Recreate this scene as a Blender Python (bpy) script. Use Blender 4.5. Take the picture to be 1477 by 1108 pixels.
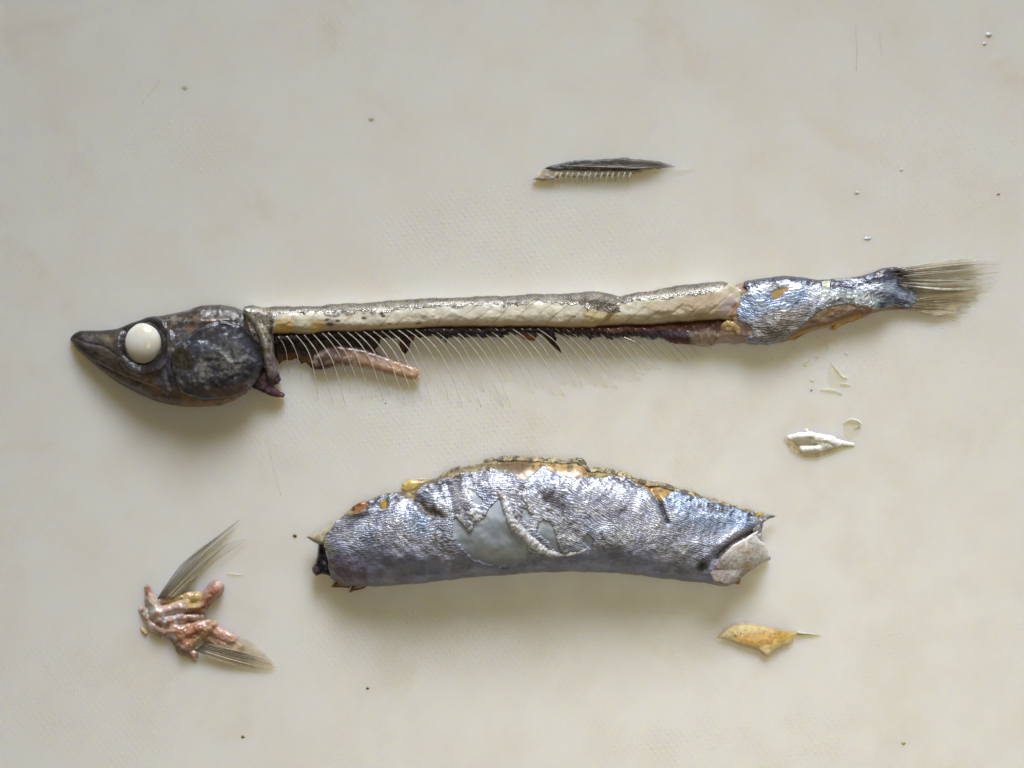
import bpy, math, random
import numpy as np
random.seed(7)
rng = np.random.RandomState(11)
scene = bpy.context.scene
for o in list(bpy.data.objects):
    bpy.data.objects.remove(o)

# ---------------------------------------------------------------- camera, world, light
S = 0.00015            # metres per photograph pixel, measured on the board
CAMH = 0.36            # camera height over the board
CX, CY = 738.5, 554.0

cam_d = bpy.data.cameras.new("camera")
cam = bpy.data.objects.new("camera", cam_d)
scene.collection.objects.link(cam)
cam.location = (0, 0, CAMH)
cam_d.sensor_width = 36
cam_d.lens = 36 * CAMH / (1477 * S)
cam_d.clip_start = 0.01
cam_d.clip_end = 50
scene.camera = cam
cam_d.dof.use_dof = True; cam_d.dof.focus_distance = CAMH - .007; cam_d.dof.aperture_fstop = 6.5

world = bpy.data.worlds.new("World")
scene.world = world
world.use_nodes = True
bg = world.node_tree.nodes['Background']
bg.inputs['Color'].default_value = (1.0, 0.84, 0.46, 1)
bg.inputs['Strength'].default_value = 0.07

def area(name, loc, target, sx, sy, power, color, spread=180):
    d = bpy.data.lights.new(name, 'AREA')
    d.shape = 'RECTANGLE'; d.size = sx; d.size_y = sy
    d.energy = power; d.color = color; d.spread = math.radians(spread)
    o = bpy.data.objects.new(name, d)
    scene.collection.objects.link(o)
    o.location = loc
    v = np.array(target, float) - np.array(loc, float)
    from mathutils import Vector
    o.rotation_euler = Vector(v).to_track_quat('-Z', 'Y').to_euler()
    return o
area("window_light", (0.20, 0.85, 0.50), (0.08, -0.36, 0), 0.80, 0.46, 1.85, (0.93, 0.965, 1.03), 38)
area("added_fill_light", (0.13, -0.17, 0.62), (0.06, -0.13, 0), 0.42, 0.34, 0.105, (1.0, 0.90, 0.66), 36)  # unseen warm fill lamp, added to brighten the lower part of the board

vs = scene.view_settings
vs.view_transform = 'Standard'; vs.look = 'None'; vs.exposure = 0.03; vs.gamma = 1; vs.use_curve_mapping = False

# ---------------------------------------------------------------- numeric helpers
def lin(c):
    c = np.array(c, float) / 255.0
    return np.where(c <= 0.04045, c / 12.92, ((c + 0.055) / 1.055) ** 2.4)

_tab = rng.rand(256, 256)
def vn(x, y, s=0):
    x = np.asarray(x, float) + 37.3 * s; y = np.asarray(y, float) + 91.7 * s
    xi = np.floor(x).astype(int); yi = np.floor(y).astype(int)
    fx = x - xi; fy = y - yi
    fx = fx * fx * (3 - 2 * fx); fy = fy * fy * (3 - 2 * fy)
    t = lambda a, b: _tab[a & 255, b & 255]
    return (t(xi, yi) * (1 - fx) + t(xi + 1, yi) * fx) * (1 - fy) + (t(xi, yi + 1) * (1 - fx) + t(xi + 1, yi + 1) * fx) * fy
def fbm(x, y, o=4, s=0):
    r = 0; a = .5; n = 0
    x = np.asarray(x, float); y = np.asarray(y, float)
    for k in range(o):
        r = r + a * vn(x * 2 ** k, y * 2 ** k, s + k * 3); n += a; a *= .5
    return r / n            # 0..1
def sstep(a, b, x):
    t = np.clip((x - a) / (b - a), 0, 1)
    return t * t * (3 - 2 * t)

def seg_dist(pts, X, Y, closed):
    """distance to a polyline, nearest point, and (closed) inside flag"""
    P = np.array(pts, float)
    Q = np.roll(P, -1, 0) if closed else P[1:]
    P0 = P if closed else P[:-1]
    D = np.full(X.shape, 1e9); NX = X.copy(); NY = Y.copy(); IN = np.zeros(X.shape, bool)
    for (ax, ay), (bx, by) in zip(P0, Q):
        dx, dy = bx - ax, by - ay
        L = dx * dx + dy * dy + 1e-12
        t = np.clip(((X - ax) * dx + (Y - ay) * dy) / L, 0, 1)
        qx = ax + t * dx; qy = ay + t * dy
        d = np.hypot(X - qx, Y - qy)
        m = d < D
        D = np.where(m, d, D); NX = np.where(m, qx, NX); NY = np.where(m, qy, NY)
        if closed and ay != by:
            c = ((ay > Y) != (by > Y)) & (X < (bx - ax) * (Y - ay) / (by - ay) + ax)
            IN ^= c
    return D, NX, NY, IN
def sdf(poly, X, Y, margin=14):
    """signed distance, positive inside (computed near the polygon only)"""
    P = np.array(poly, float)
    out = np.full(X.shape, -99.0)
    m = (X > P[:, 0].min() - margin) & (X < P[:, 0].max() + margin) & (Y > P[:, 1].min() - margin) & (Y < P[:, 1].max() + margin)
    if m.any():
        d, _, _, i = seg_dist(poly, X[m], Y[m], True)
        out[m] = np.where(i, d, -d)
    return out
def ldist(line, X, Y, margin=25):
    P = np.array(line, float)
    out = np.full(X.shape, 99.0)
    m = (X > P[:, 0].min() - margin) & (X < P[:, 0].max() + margin) & (Y > P[:, 1].min() - margin) & (Y < P[:, 1].max() + margin)
    if m.any():
        out[m] = seg_dist(line, X[m], Y[m], False)[0]
    return out

class Paint:
    """albedo, metallic, roughness and bump of every vertex, set by where it lies on the animal"""
    def __init__(s, X, Y, c, met=0.0, rough=0.45, bump=0.5):
        s.X = X.ravel(); s.Y = Y.ravel(); n = s.X.size
        s.col = np.tile(lin(c), (n, 1)); s.prm = np.tile(np.array([met, rough, bump], float), (n, 1)); s.al = np.ones(n)
    def mix(s, w, c, met=None, rough=None, bump=None):
        w = np.clip(w, 0, 1)
        s.col = s.col * (1 - w[:, None]) + lin(c)[None] * w[:, None]
        for k, v in enumerate((met, rough, bump)):
            if v is not None: s.prm[:, k] = s.prm[:, k] * (1 - w) + v * w
        return s
    def poly(s, poly, c, soft=3, amt=1, jag=0, jsc=.2, **k):
        d = sdf(poly, s.X, s.Y, 14 + jag + soft)
        if jag: d = d + (fbm(s.X * jsc, s.Y * jsc, 3, len(poly)) - .5) * 2 * jag
        return s.mix(sstep(-soft, soft, d) * amt, c, **k)
    def line(s, line, w, c, soft=2, amt=1, jag=0, jsc=.2, **k):
        d = ldist(line, s.X, s.Y)
        if jag: d = d + (fbm(s.X * jsc, s.Y * jsc, 3, len(line)) - .5) * 2 * jag
        return s.mix((1 - sstep(w - soft * .5, w + soft, d)) * amt, c, **k)
    def spot(s, x, y, rx, ry, c, amt=1, hard=.5, **k):
        d = np.hypot((s.X - x) / rx, (s.Y - y) / ry)
        return s.mix((1 - sstep(hard, 1, d)) * amt, c, **k)
    def noise(s, c, sx, sy, lo, hi, amt=1, seed=0, mask=1, **k):
        n = fbm(s.X * sx, s.Y * sy, 4, seed)
        return s.mix(sstep(lo, hi, n) * amt * mask, c, **k)

def world_pts(V):
    k = 1 - V[:, 2] * S / CAMH
    return np.stack([(V[:, 0] - CX) * S * k, (CY - V[:, 1]) * S * k, V[:, 2] * S], 1)

def link(name, me, parent, mat):
    o = bpy.data.objects.new(name, me)
    scene.collection.objects.link(o)
    if parent is not None:
        o.parent = parent
        # children keep world coordinates baked relative to the root's chain
        o.matrix_parent_inverse = chain(parent).inverted()
    me.materials.append(mat)
    return o
def chain(p):
    from mathutils import Matrix
    m = Matrix.Translation(p.location)
    if p.parent is not None: m = chain(p.parent) @ p.matrix_parent_inverse @ m
    return m

def mk(name, V, F, mat, parent=None, paint=None, flow=None, smooth=True):
    me = bpy.data.meshes.new(name)
    W = world_pts(np.asarray(V, float))
    me.from_pydata(W.tolist(), [], F if isinstance(F, list) else F.tolist())
    if smooth: me.polygons.foreach_set('use_smooth', [True] * len(me.polygons))
    n = len(V)
    if paint is not None:
        a = me.attributes.new('Col', 'FLOAT_COLOR', 'POINT')
        a.data.foreach_set('color', np.concatenate([paint.col, paint.al[:, None]], 1).astype(np.float32).ravel())
        a = me.attributes.new('Prm', 'FLOAT_VECTOR', 'POINT')
        a.data.foreach_set('vector', paint.prm.astype(np.float32).ravel())
    a = me.attributes.new('pc', 'FLOAT_VECTOR', 'POINT')
    a.data.foreach_set('vector', np.asarray(V, np.float32).ravel())
    if flow is not None:
        a = me.attributes.new('fl', 'FLOAT_VECTOR', 'POINT')
        a.data.foreach_set('vector', np.asarray(flow, np.float32).ravel())
    me.update()
    return link(name, me, parent, mat)

def root(name, px, py, label, cat, group=None):
    o = bpy.data.objects.new(name, None)
    scene.collection.objects.link(o)
    o.location = ((px - CX) * S, (CY - py) * S, 0)
    o.empty_display_size = .01
    o['label'] = label; o['category'] = cat
    if group: o['group'] = group
    return o
def tag(o, label, cat=None, group=None):
    o['label'] = label
    if cat: o['category'] = cat
    if group: o['group'] = group
    return o

# ---------------------------------------------------------------- shape builders
def smooth1(a, k):
    if k < 1: return a
    w = np.hanning(2 * k + 3)[1:-1]; w /= w.sum()
    return np.convolve(np.pad(a, k, mode='edge'), w, 'valid')

def loft_grid(st, nu, th, sm=4, pw=1.0, jag=0, seed=0, jsc=.08):
    st = np.array(st, float)            # Tx,Ty,Bx,By,hc,he
    mid = (st[:, 0:2] + st[:, 2:4]) / 2
    t = np.r_[0, np.cumsum(np.hypot(*np.diff(mid, axis=0).T) + 1e-3)]
    u = np.linspace(0, t[-1], nu)
    A = np.stack([smooth1(np.interp(u, t, st[:, k]), sm) for k in range(6)], 1)
    A[0] = st[0]; A[-1] = st[-1]
    if jag:
        A[:, 1] += (fbm(u * jsc, u * 0 + 3, 4, seed) - .5) * 2 * jag
        A[:, 3] += (fbm(u * jsc, u * 0 + 9, 4, seed + 5) - .5) * 2 * jag
    th = np.asarray(th)
    f = (1 - np.cos(th)) / 2
    X = A[:, 0:1] * (1 - f) + A[:, 2:3] * f
    Y = A[:, 1:2] * (1 - f) + A[:, 3:4] * f
    s = np.sin(th); top = s >= -1e-9
    H = np.where(top[None], A[:, 5:6] + (A[:, 4:5] - A[:, 5:6]) * np.clip(s, 0, 1)[None] ** pw, A[:, 5:6] * (1 + .96 * s[None]))
    U = np.repeat((u / t[-1])[:, None], th.size, 1)
    return X, Y, H, U, np.repeat(f[None], nu, 0)

def push(X, Y, H, d):
    """move grid points along the surface normal by d (px)"""
    P = np.stack([X, -Y, H], 2)
    gu = np.gradient(P, axis=0); gv = np.gradient(P, axis=1)
    N = np.cross(gv, gu); L = np.linalg.norm(N, axis=2, keepdims=True)
    N = N / np.maximum(L, 1e-9)
    N[..., 2] = np.where(L[..., 0] < 1e-9, 1, N[..., 2])
    P = P + N * d[..., None]
    return P[..., 0], -P[..., 1], P[..., 2]

def loft(name, st, nu, nt, mat, parent, painter, disp=None, nb=14, flow=None, **kw):
    th = np.r_[np.linspace(0, math.pi, nt, endpoint=False), np.linspace(math.pi, 2 * math.pi, nb, endpoint=False)]
    X, Y, H, U, Vv = loft_grid(st, nu, th, **kw)
    if disp is not None:
        topm = np.clip(np.sin(th), 0, 1)[None] ** .35
        X, Y, H = push(X, Y, H, disp(X, Y, U, Vv) * topm)
    H = np.maximum(H, .15)
    n = th.size
    V = np.stack([X, Y, H], 2).reshape(-1, 3)
    i, j = np.meshgrid(np.arange(nu - 1), np.arange(n), indexing='ij')
    a = i * n + j; d = i * n + (j + 1) % n; c = (i + 1) * n + (j + 1) % n; b = (i + 1) * n + j
    F = np.stack([a, d, c, b], 2).reshape(-1, 4).tolist()
    F.append(list(range(n))); F.append(list(range((nu - 1) * n + n - 1, (nu - 1) * n - 1, -1)))
    p = painter(V[:, 0], V[:, 1], V[:, 2])
    return mk(name, V, F, mat, parent, p, flow(V) if flow else None)

def shell(name, st, nu, nt, mat, parent, painter, sdfun, thick=1.2, disp=None, flow=None, th0=.02, th1=.98, keep=-2.0, **kw):
    """a sheet of skin lying on the lofted body, its torn edge dipping into the flesh"""
    th = np.linspace(th0 * math.pi, th1 * math.pi, nt)
    X, Y, H, U, Vv = loft_grid(st, nu, th, **kw)
    sd = sdfun(X, Y)
    d = (disp(X, Y, U, Vv) * np.sin(th)[None] ** .35 if disp is not None else 0) + thick * sstep(-1.2, 1.6, sd) - 1.0 * (1 - sstep(-2, .3, sd))
    X2, Y2, H2 = push(X, Y, H, d)
    n = nt
    V = np.stack([X2, Y2, np.maximum(H2, .2)], 2).reshape(-1, 3)
    i, j = np.meshgrid(np.arange(nu - 1), np.arange(n - 1), indexing='ij')
    a = i * n + j
    F = np.stack([a, a + 1, a + n + 1, a + n], 2).reshape(-1, 4)
    s = sd.ravel()
    F = F[(s[F].max(1) > keep)]
    used = np.unique(F); mp = np.full(V.shape[0], -1); mp[used] = np.arange(used.size)
    V = V[used]; F = mp[F]
    p = painter(V[:, 0], V[:, 1], V[:, 2])
    return mk(name, V, F, mat, parent, p, flow(V) if flow else None)

def flake(name, poly, hfun, mat, parent, painter, thick=1.5, step=1.0, round_=4.0, under=None, flow=None, jag=0, jsc=.15, lump=0, lsc=.1):
    """a closed sheet or slab cut to an outline; hfun gives the height of its upper face"""
    P = np.array(poly, float)
    if jag:      # rough the outline
        Q = []
        for k in range(len(P)):
            a, b = P[k], P[(k + 1) % len(P)]
            m = max(1, int(np.hypot(*(b - a)) / 2.0))
            for q in range(m): Q.append(a + (b - a) * q / m)
        Q = np.array(Q)
        Q = Q + np.stack([fbm(Q[:, 0] * jsc, Q[:, 1] * jsc, 3, 5) - .5, fbm(Q[:, 0] * jsc, Q[:, 1] * jsc, 3, 8) - .5], 1) * 2 * jag
        P = Q
    x0, y0 = P.min(0) - step; x1, y1 = P.max(0) + step
    xs = np.arange(x0, x1 + step, step); ys = np.arange(y0, y1 + step, step)
    X, Y = np.meshgrid(xs, ys, indexing='ij')
    D, NX, NY, IN = seg_dist(P, X, Y, True)
    n = len(ys)
    i, j = np.meshgrid(np.arange(len(xs) - 1), np.arange(n - 1), indexing='ij')
    a = (i * n + j).ravel()
    F = np.stack([a, a + 1, a + n + 1, a + n], 1)
    inn = IN.ravel(); 
    F = F[inn[F].sum(1) >= 1]
    X = np.where(IN, X, NX).ravel(); Y = np.where(IN, Y, NY).ravel(); sd = np.where(inn, D.ravel(), 0)
    used = np.unique(F); mp = np.full(X.size, -1); mp[used] = np.arange(used.size)
    X = X[used]; Y = Y[used]; sd = sd[used]; F = mp[F]
    h = hfun(X, Y)
    if lump: h = h + (fbm(X * lsc, Y * lsc, 4, 4) - .5) * 2 * lump * sstep(0, round_, sd)
    prof = np.sqrt(1 - (1 - np.clip(sd / round_, 0, 1)) ** 2)
    top = h - thick / 2 + thick / 2 * prof
    if under is None: bot = h - thick / 2 - thick / 2 * prof
    else: bot = np.minimum(top - .05 * prof, np.where(sd > 0, under, h - thick / 2))
    top = np.maximum(top, .3); bot = np.maximum(bot, .1)
    edge = sd <= 0
    N = X.size
    idx2 = np.arange(N) + N; idx2[edge] = np.arange(N)[edge]
    V = np.concatenate([np.stack([X, Y, top], 1), np.stack([X, Y, bot], 1)])
    Fb = idx2[F][:, ::-1]
    FF = np.concatenate([F, Fb])
    used = np.unique(FF); mp = np.full(2 * N, -1); mp[used] = np.arange(used.size)
    V = V[used]; FF = mp[FF]
    # drop degenerate doubles
    Fl = []
    for f in FF.tolist():
        g = [f[k] for k in range(4) if f[k] != f[k - 1]]
        if len(g) >= 3 and len(set(g)) == len(g): Fl.append(g)
    p = painter(V[:, 0], V[:, 1], V[:, 2])
    return mk(name, V, Fl, mat, parent, p, flow(V) if flow else None)

def heap(name, caps, box, mat, parent, painter, step=1.0, k=3.0, lump=1.0, lsc=.12, base=-3, seed=0):
    """soft lumps lying on the board: smooth union of rounded capsules (x0,y0,r0,h0,x1,y1,r1,h1)"""
    xs = np.arange(box[0], box[2], step); ys = np.arange(box[1], box[3], step)
    X, Y = np.meshgrid(xs, ys, indexing='ij')
    acc = np.zeros(X.shape)
    for (ax, ay, ar, ah, bx, by, br, bh) in caps:
        dx, dy = bx - ax, by - ay
        t = np.clip(((X - ax) * dx + (Y - ay) * dy) / (dx * dx + dy * dy + 1e-9), 0, 1)
        d = np.hypot(X - ax - t * dx, Y - ay - t * dy); r = ar + (br - ar) * t; hh = ah + (bh - ah) * t
        q = d / r
        h = np.where(q < 1, hh * np.sqrt(np.clip(1 - q * q, 0, 1)), -(q - 1) * r * 2)
        acc = acc + np.exp(np.clip(h / k, -30, 30))
    H = k * np.log(acc + math.exp(base / k))
    H = H + (fbm(X * lsc, Y * lsc, 4, seed) - .5) * 2 * lump * sstep(-1, 4, H)
    n = len(ys)
    i, j = np.meshgrid(np.arange(len(xs) - 1), np.arange(n - 1), indexing='ij')
    a = (i * n + j).ravel()
    F = np.stack([a, a + 1, a + n + 1, a + n], 1)
    hr = H.ravel(); F = F[hr[F].max(1) > -.3]
    V = np.stack([X, Y, np.maximum(H, -2.5)], 2).reshape(-1, 3)
    used = np.unique(F); mp = np.full(V.shape[0], -1); mp[used] = np.arange(used.size)
    V = V[used]; F = mp[F]
    return mk(name, V, F, mat, parent, painter(V[:, 0], V[:, 1], V[:, 2]))

def resample(P, n):
    P = np.array(P, float)
    t = np.r_[0, np.cumsum(np.linalg.norm(np.diff(P, axis=0), axis=1) + 1e-6)]
    u = np.linspace(0, t[-1], n)
    k = max(1, n // (len(P) * 3))
    return np.stack([np.r_[P[0, c], smooth1(np.interp(u, t, P[:, c]), k)[1:-1], P[-1, c]] for c in range(P.shape[1])], 1)

def strand(name, pts, mat, parent, painter, n=24, sides=6, flat=1.0, rough=0, cap=True, seed=0, flow=False, groove=0):
    """pts: px,py,h,r - a tapering thread, ray or tube"""
    Q = resample(pts, n)
    P = Q[:, :3] * np.array([1, -1, 1]); R = Q[:, 3]
    T = np.gradient(P, axis=0); T /= np.maximum(np.linalg.norm(T, axis=1, keepdims=True), 1e-9)
    up = np.array([0, 0, 1.0]); Sd = np.cross(T, up); Sd /= np.maximum(np.linalg.norm(Sd, axis=1, keepdims=True), 1e-9)
    Up = np.cross(Sd, T)
    a = np.linspace(0, 2 * math.pi, sides, endpoint=False)
    RR = np.repeat(R[:, None], sides, 1)
    if rough: RR = RR * (1 + rough * (fbm(np.arange(n)[:, None] * .25 + 0 * a[None], np.cos(a)[None] * 2 + 5 + 0 * RR, 3, seed) - .5) * 2)
    if groove: RR = RR * (1 + groove * np.sin(a * 5 + 1)[None] * np.sin(np.linspace(0, 20, n))[:, None])
    V = P[:, None] + Sd[:, None] * (np.cos(a)[None] * RR)[..., None] + Up[:, None] * (np.sin(a)[None] * RR * flat)[..., None]
    V = V.reshape(-1, 3) * np.array([1, -1, 1])
    V[:, 2] = np.maximum(V[:, 2], .1)
    F = []
    for i in range(n - 1):
        for j in range(sides):
            k = (j + 1) % sides
            F.append([i * sides + j, i * sides + k, (i + 1) * sides + k, (i + 1) * sides + j])
    F.append(list(range(sides))[::-1]); F.append([(n - 1) * sides + j for j in range(sides)])
    return mk(name, V, F, mat, parent, painter(V[:, 0], V[:, 1], V[:, 2]))

def flat_paint(c, met=0, rough=.4, bump=.3):
    return lambda X, Y, H: Paint(X, Y, c, met, rough, bump)

# ---------------------------------------------------------------- materials
class NT:
    def __init__(s, name):
        s.m = bpy.data.materials.new(name); s.m.use_nodes = True
        s.t = s.m.node_tree; s.b = s.t.nodes['Principled BSDF']
    def n(s, kind, **kw):
        x = s.t.nodes.new(kind)
        for k, v in kw.items(): setattr(x, k, v)
        return x
    def l(s, a, b): s.t.links.new(a, b)
    def attr(s, name):
        x = s.n('ShaderNodeAttribute'); x.attribute_name = name; return x
    def math(s, op, a, b=None, clamp=False):
        x = s.n('ShaderNodeMath', operation=op); x.use_clamp = clamp
        for k, v in enumerate((a, b)):
            if v is None: continue
            if isinstance(v, (int, float)): x.inputs[k].default_value = v
            else: s.l(v, x.inputs[k])
        return x.outputs[0]
    def noise(s, vec, scale, detail=4, rough=.5, mapping=None, dist=0):
        if mapping is not None:
            q = s.n('ShaderNodeMapping'); q.inputs['Rotation'].default_value = (0, 0, math.radians(mapping[1])); s.l(vec, q.inputs['Vector'])
            m = s.n('ShaderNodeMapping'); m.inputs['Scale'].default_value = mapping[0]
            s.l(q.outputs[0], m.inputs['Vector']); vec = m.outputs[0]
        x = s.n('ShaderNodeTexNoise'); x.inputs['Scale'].default_value = scale; x.inputs['Detail'].default_value = detail
        x.inputs['Roughness'].default_value = rough; x.inputs['Distortion'].default_value = dist
        s.l(vec, x.inputs['Vector']); return x.outputs['Fac']
    def remap(s, v, a, b, c, d):
        x = s.n('ShaderNodeMapRange'); x.interpolation_type = 'SMOOTHSTEP'
        for k, q in zip(('From Min', 'From Max', 'To Min', 'To Max'), (a, b, c, d)): x.inputs[k].default_value = q
        s.l(v, x.inputs['Value']); return x.outputs[0]
    def mixc(s, f, a, b, mode='MIX'):
        x = s.n('ShaderNodeMix'); x.data_type = 'RGBA'; x.blend_type = mode
        for sock, v in ((x.inputs[0], f), (x.inputs[6], a), (x.inputs[7], b)):
            if isinstance(v, (int, float)): sock.default_value = v
            elif isinstance(v, tuple): sock.default_value = (*v, 1)
            else: s.l(v, sock)
        return x.outputs[2]

def tissue(name, sss=.15, coat=.3, alpha=1.0, var=.25, scale=.16, bumpd=1.6, rad=(14, 7, 4), spec=.5, streak=None, fade=False):
    t = NT(name); b = t.b
    pc = t.attr('pc').outputs['Vector']; col = t.attr('Col').outputs['Color']
    sep = t.n('ShaderNodeSeparateXYZ'); t.l(t.attr('Prm').outputs['Vector'], sep.inputs[0])
    n1 = t.noise(pc, scale, 5, .6)
    n2 = t.noise(pc, scale * 3.5, 3, .6)
    v = t.remap(n1, .3, .7, 1 - var, 1 + var)
    g = t.n('ShaderNodeVectorMath', operation='SCALE'); t.l(col, g.inputs[0]); t.l(v, g.inputs['Scale'])
    c = g.outputs[0]
    hgt = t.math('ADD', t.math('MULTIPLY', n1, .7), t.math('MULTIPLY', n2, .4))
    if streak:
        sn = t.noise(pc, 1.0, 3, .5, mapping=(streak[0], streak[1]))
        hgt = t.math('ADD', hgt, t.math('MULTIPLY', sn, streak[2]))
        c = t.mixc(t.remap(sn, .45, .65, 0, streak[3]), c, streak[4])
    t.l(c, b.inputs['Base Color']); t.l(sep.outputs[0], b.inputs['Metallic']); t.l(sep.outputs[1], b.inputs['Roughness'])
    bp = t.n('ShaderNodeBump'); bp.inputs['Distance'].default_value = S * bumpd
    t.l(sep.outputs[2], bp.inputs['Strength']); t.l(hgt, bp.inputs['Height']); t.l(bp.outputs[0], b.inputs['Normal'])
    t.l(bp.outputs[0], b.inputs['Coat Normal'])
    b.inputs['Subsurface Weight'].default_value = sss; b.inputs['Subsurface Radius'].default_value = tuple(r * S for r in rad)
    b.inputs['Subsurface Scale'].default_value = 1.0
    b.inputs['Coat Weight'].default_value = coat; b.inputs['Coat Roughness'].default_value = .14
    b.inputs['Specular IOR Level'].default_value = spec
    if fade: t.l(t.math('MULTIPLY', t.attr('Col').outputs['Alpha'], alpha), b.inputs['Alpha'])
    else: b.inputs['Alpha'].default_value = alpha
    return t.m

def silver_skin(name, fx=.13, fy=.42, lo=.40, hi=.60, dark=.16, bright=1.25, bumpd=1.4):
    """silvery skin with rows of tiny wavy scale edges; pale ridges and dark gaps follow 'fl'"""
    t = NT(name); b = t.b
    pc = t.attr('pc').outputs['Vector']; fl = t.attr('fl').outputs['Vector']; col = t.attr('Col').outputs['Color']
    sep = t.n('ShaderNodeSeparateXYZ'); t.l(t.attr('Prm').outputs['Vector'], sep.inputs[0])
    sx = t.n('ShaderNodeSeparateXYZ'); t.l(fl, sx.inputs[0])
    wob = t.noise(fl, 1.0, 3, .6, mapping=((fx, fy * .35, 1), 0))
    band = t.math('SINE', t.math('ADD', t.math('MULTIPLY', sx.outputs[1], 2 * math.pi * fy), t.math('MULTIPLY', wob, 16.0)))
    brk = t.noise(fl, 1.0, 2, .5, mapping=((fx * 1.6, fy * 1.1, 1), 0))
    rr = t.math('ADD', t.math('MULTIPLY', band, .17), brk)
    ridge = t.remap(rr, lo, hi, 0, 1)
    ridge = t.math('MULTIPLY', ridge, sep.outputs[2])          # Prm.z = strength of the scale pattern
    inv = t.math('SUBTRACT', 1.0, sep.outputs[2])
    ridge = t.math('ADD', ridge, t.math('MULTIPLY', inv, .45))
    big = t.remap(t.noise(pc, .03, 4, .6), .35, .65, .75, 1.2)
    sc = t.math('MULTIPLY', t.remap(ridge, 0, 1, dark, bright), big)
    g = t.n('ShaderNodeVectorMath', operation='SCALE'); t.l(col, g.inputs[0]); t.l(sc, g.inputs['Scale'])
    hue = t.remap(t.noise(pc, .022, 3, .5), .42, .62, 0, .35)
    c = t.mixc(hue, g.outputs[0], t.mixc(1.0, g.outputs[0], (.72, .86, 1.12), 'MULTIPLY'))
    t.l(c, b.inputs['Base Color']); t.l(sep.outputs[0], b.inputs['Metallic'])
    t.l(sep.outputs[1], b.inputs['Roughness'])
    bp = t.n('ShaderNodeBump'); bp.inputs['Distance'].default_value = S * bumpd; bp.inputs['Strength'].default_value = .9
    hh = t.math('ADD', ridge, t.math('MULTIPLY', t.noise(pc, .06, 3, .5), .7))
    t.l(hh, bp.inputs['Height']); t.l(bp.outputs[0], b.inputs['Normal']); t.l(bp.outputs[0], b.inputs['Coat Normal'])
    b.inputs['Coat Weight'].default_value = .25; b.inputs['Coat Roughness'].default_value = .2
    return t.m

M_flesh = tissue('pale_flesh', sss=.3, coat=.3, scale=.06, var=.10, bumpd=1.0, streak=((.035, .30, 1), 38, .25, .18, (.52, .44, .33)))
M_skin = tissue('dull_skin', sss=.0, coat=.25, scale=.35, bumpd=1.2, var=.35)
M_head = tissue('head_skin', sss=.05, coat=.32, scale=.15, bumpd=1.8, var=.25)
M_dark = tissue('dark_membrane', sss=.0, coat=.12, scale=.2, var=.3, spec=.25)
M_gut = tissue('gut_tissue', sss=.3, coat=.7, scale=.1, bumpd=1.2, var=.12)
M_gut2 = tissue('fin_base_tissue', sss=.45, coat=.4, scale=.12, bumpd=1.6, var=.2)
M_fat = tissue('soft_fat', sss=.4, coat=.5, scale=.12, var=.2, rad=(22, 12, 5))
M_white = tissue('white_tissue', sss=.25, coat=.1, scale=.2, var=.06, rad=(6, 6, 5))
M_film = tissue('clear_film', sss=0, coat=.0, alpha=.10, var=.1)
M_web = tissue('fin_web', sss=0, coat=.2, alpha=.30, var=.3, scale=.1)
M_ray = tissue('fin_bone', sss=0, coat=.3, var=.2)
M_web2 = tissue('tail_web', sss=0, coat=.15, alpha=.55, var=.25, scale=.08, fade=True, bumpd=1.0, streak=((.012, .42, 1), 3, .6, .7, (.72, .68, .56)))
M_dff = tissue('dark_fin_web', sss=.0, coat=.25, scale=.3, var=.4, bumpd=1.4, fade=True)
M_soft = tissue('soft_inner_skin', sss=.25, coat=.35, scale=.25, var=.08, bumpd=.9)
M_rayf = tissue('soft_fin_ray', sss=0, coat=.3, var=.2, alpha=.9, fade=True)
M_fatf = tissue('soft_edged_fat', sss=.4, coat=.45, scale=.12, var=.2, rad=(22, 12, 5), fade=True)
M_silver = silver_skin('silver_skin', fx=.10, fy=.27, lo=.36, hi=.72, dark=.50, bright=1.28, bumpd=.42)
M_silver2 = silver_skin('tail_silver_skin', fx=.11, fy=.28, lo=.28, hi=.70, dark=.58, bright=1.25, bumpd=.34)

def back_material():
    """grey-brown back skin covered in minute round scales"""
    t = NT('speckled_back_skin'); b = t.b
    pc = t.attr('pc').outputs['Vector']; col = t.attr('Col').outputs['Color']
    sep = t.n('ShaderNodeSeparateXYZ'); t.l(t.attr('Prm').outputs['Vector'], sep.inputs[0])
    m = t.n('ShaderNodeMapping'); m.inputs['Scale'].default_value = (.36, .46, 0); m.inputs['Rotation'].default_value = (0, 0, .5)
    t.l(pc, m.inputs['Vector'])
    v = t.n('ShaderNodeTexVoronoi'); v.inputs['Scale'].default_value = 1; v.inputs['Randomness'].default_value = .55
    t.l(m.outputs[0], v.inputs['Vector'])
    f = t.remap(v.outputs['Distance'], .15, .6, 1.25, .55)
    g = t.n('ShaderNodeVectorMath', operation='SCALE'); t.l(col, g.inputs[0]); t.l(f, g.inputs['Scale'])
    t.l(g.outputs[0], b.inputs['Base Color']); t.l(sep.outputs[0], b.inputs['Metallic']); t.l(sep.outputs[1], b.inputs['Roughness'])
    bp = t.n('ShaderNodeBump'); bp.inputs['Distance'].default_value = S * 1.2; bp.inputs['Strength'].default_value = .8
    t.l(t.math('SUBTRACT', t.noise(pc, .15, 4, .6), t.math('MULTIPLY', v.outputs['Distance'], .8)), bp.inputs['Height'])
    t.l(bp.outputs[0], b.inputs['Normal'])
    b.inputs['Coat Weight'].default_value = .12; b.inputs['Coat Roughness'].default_value = .2
    return t.m
M_back = back_material()

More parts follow.
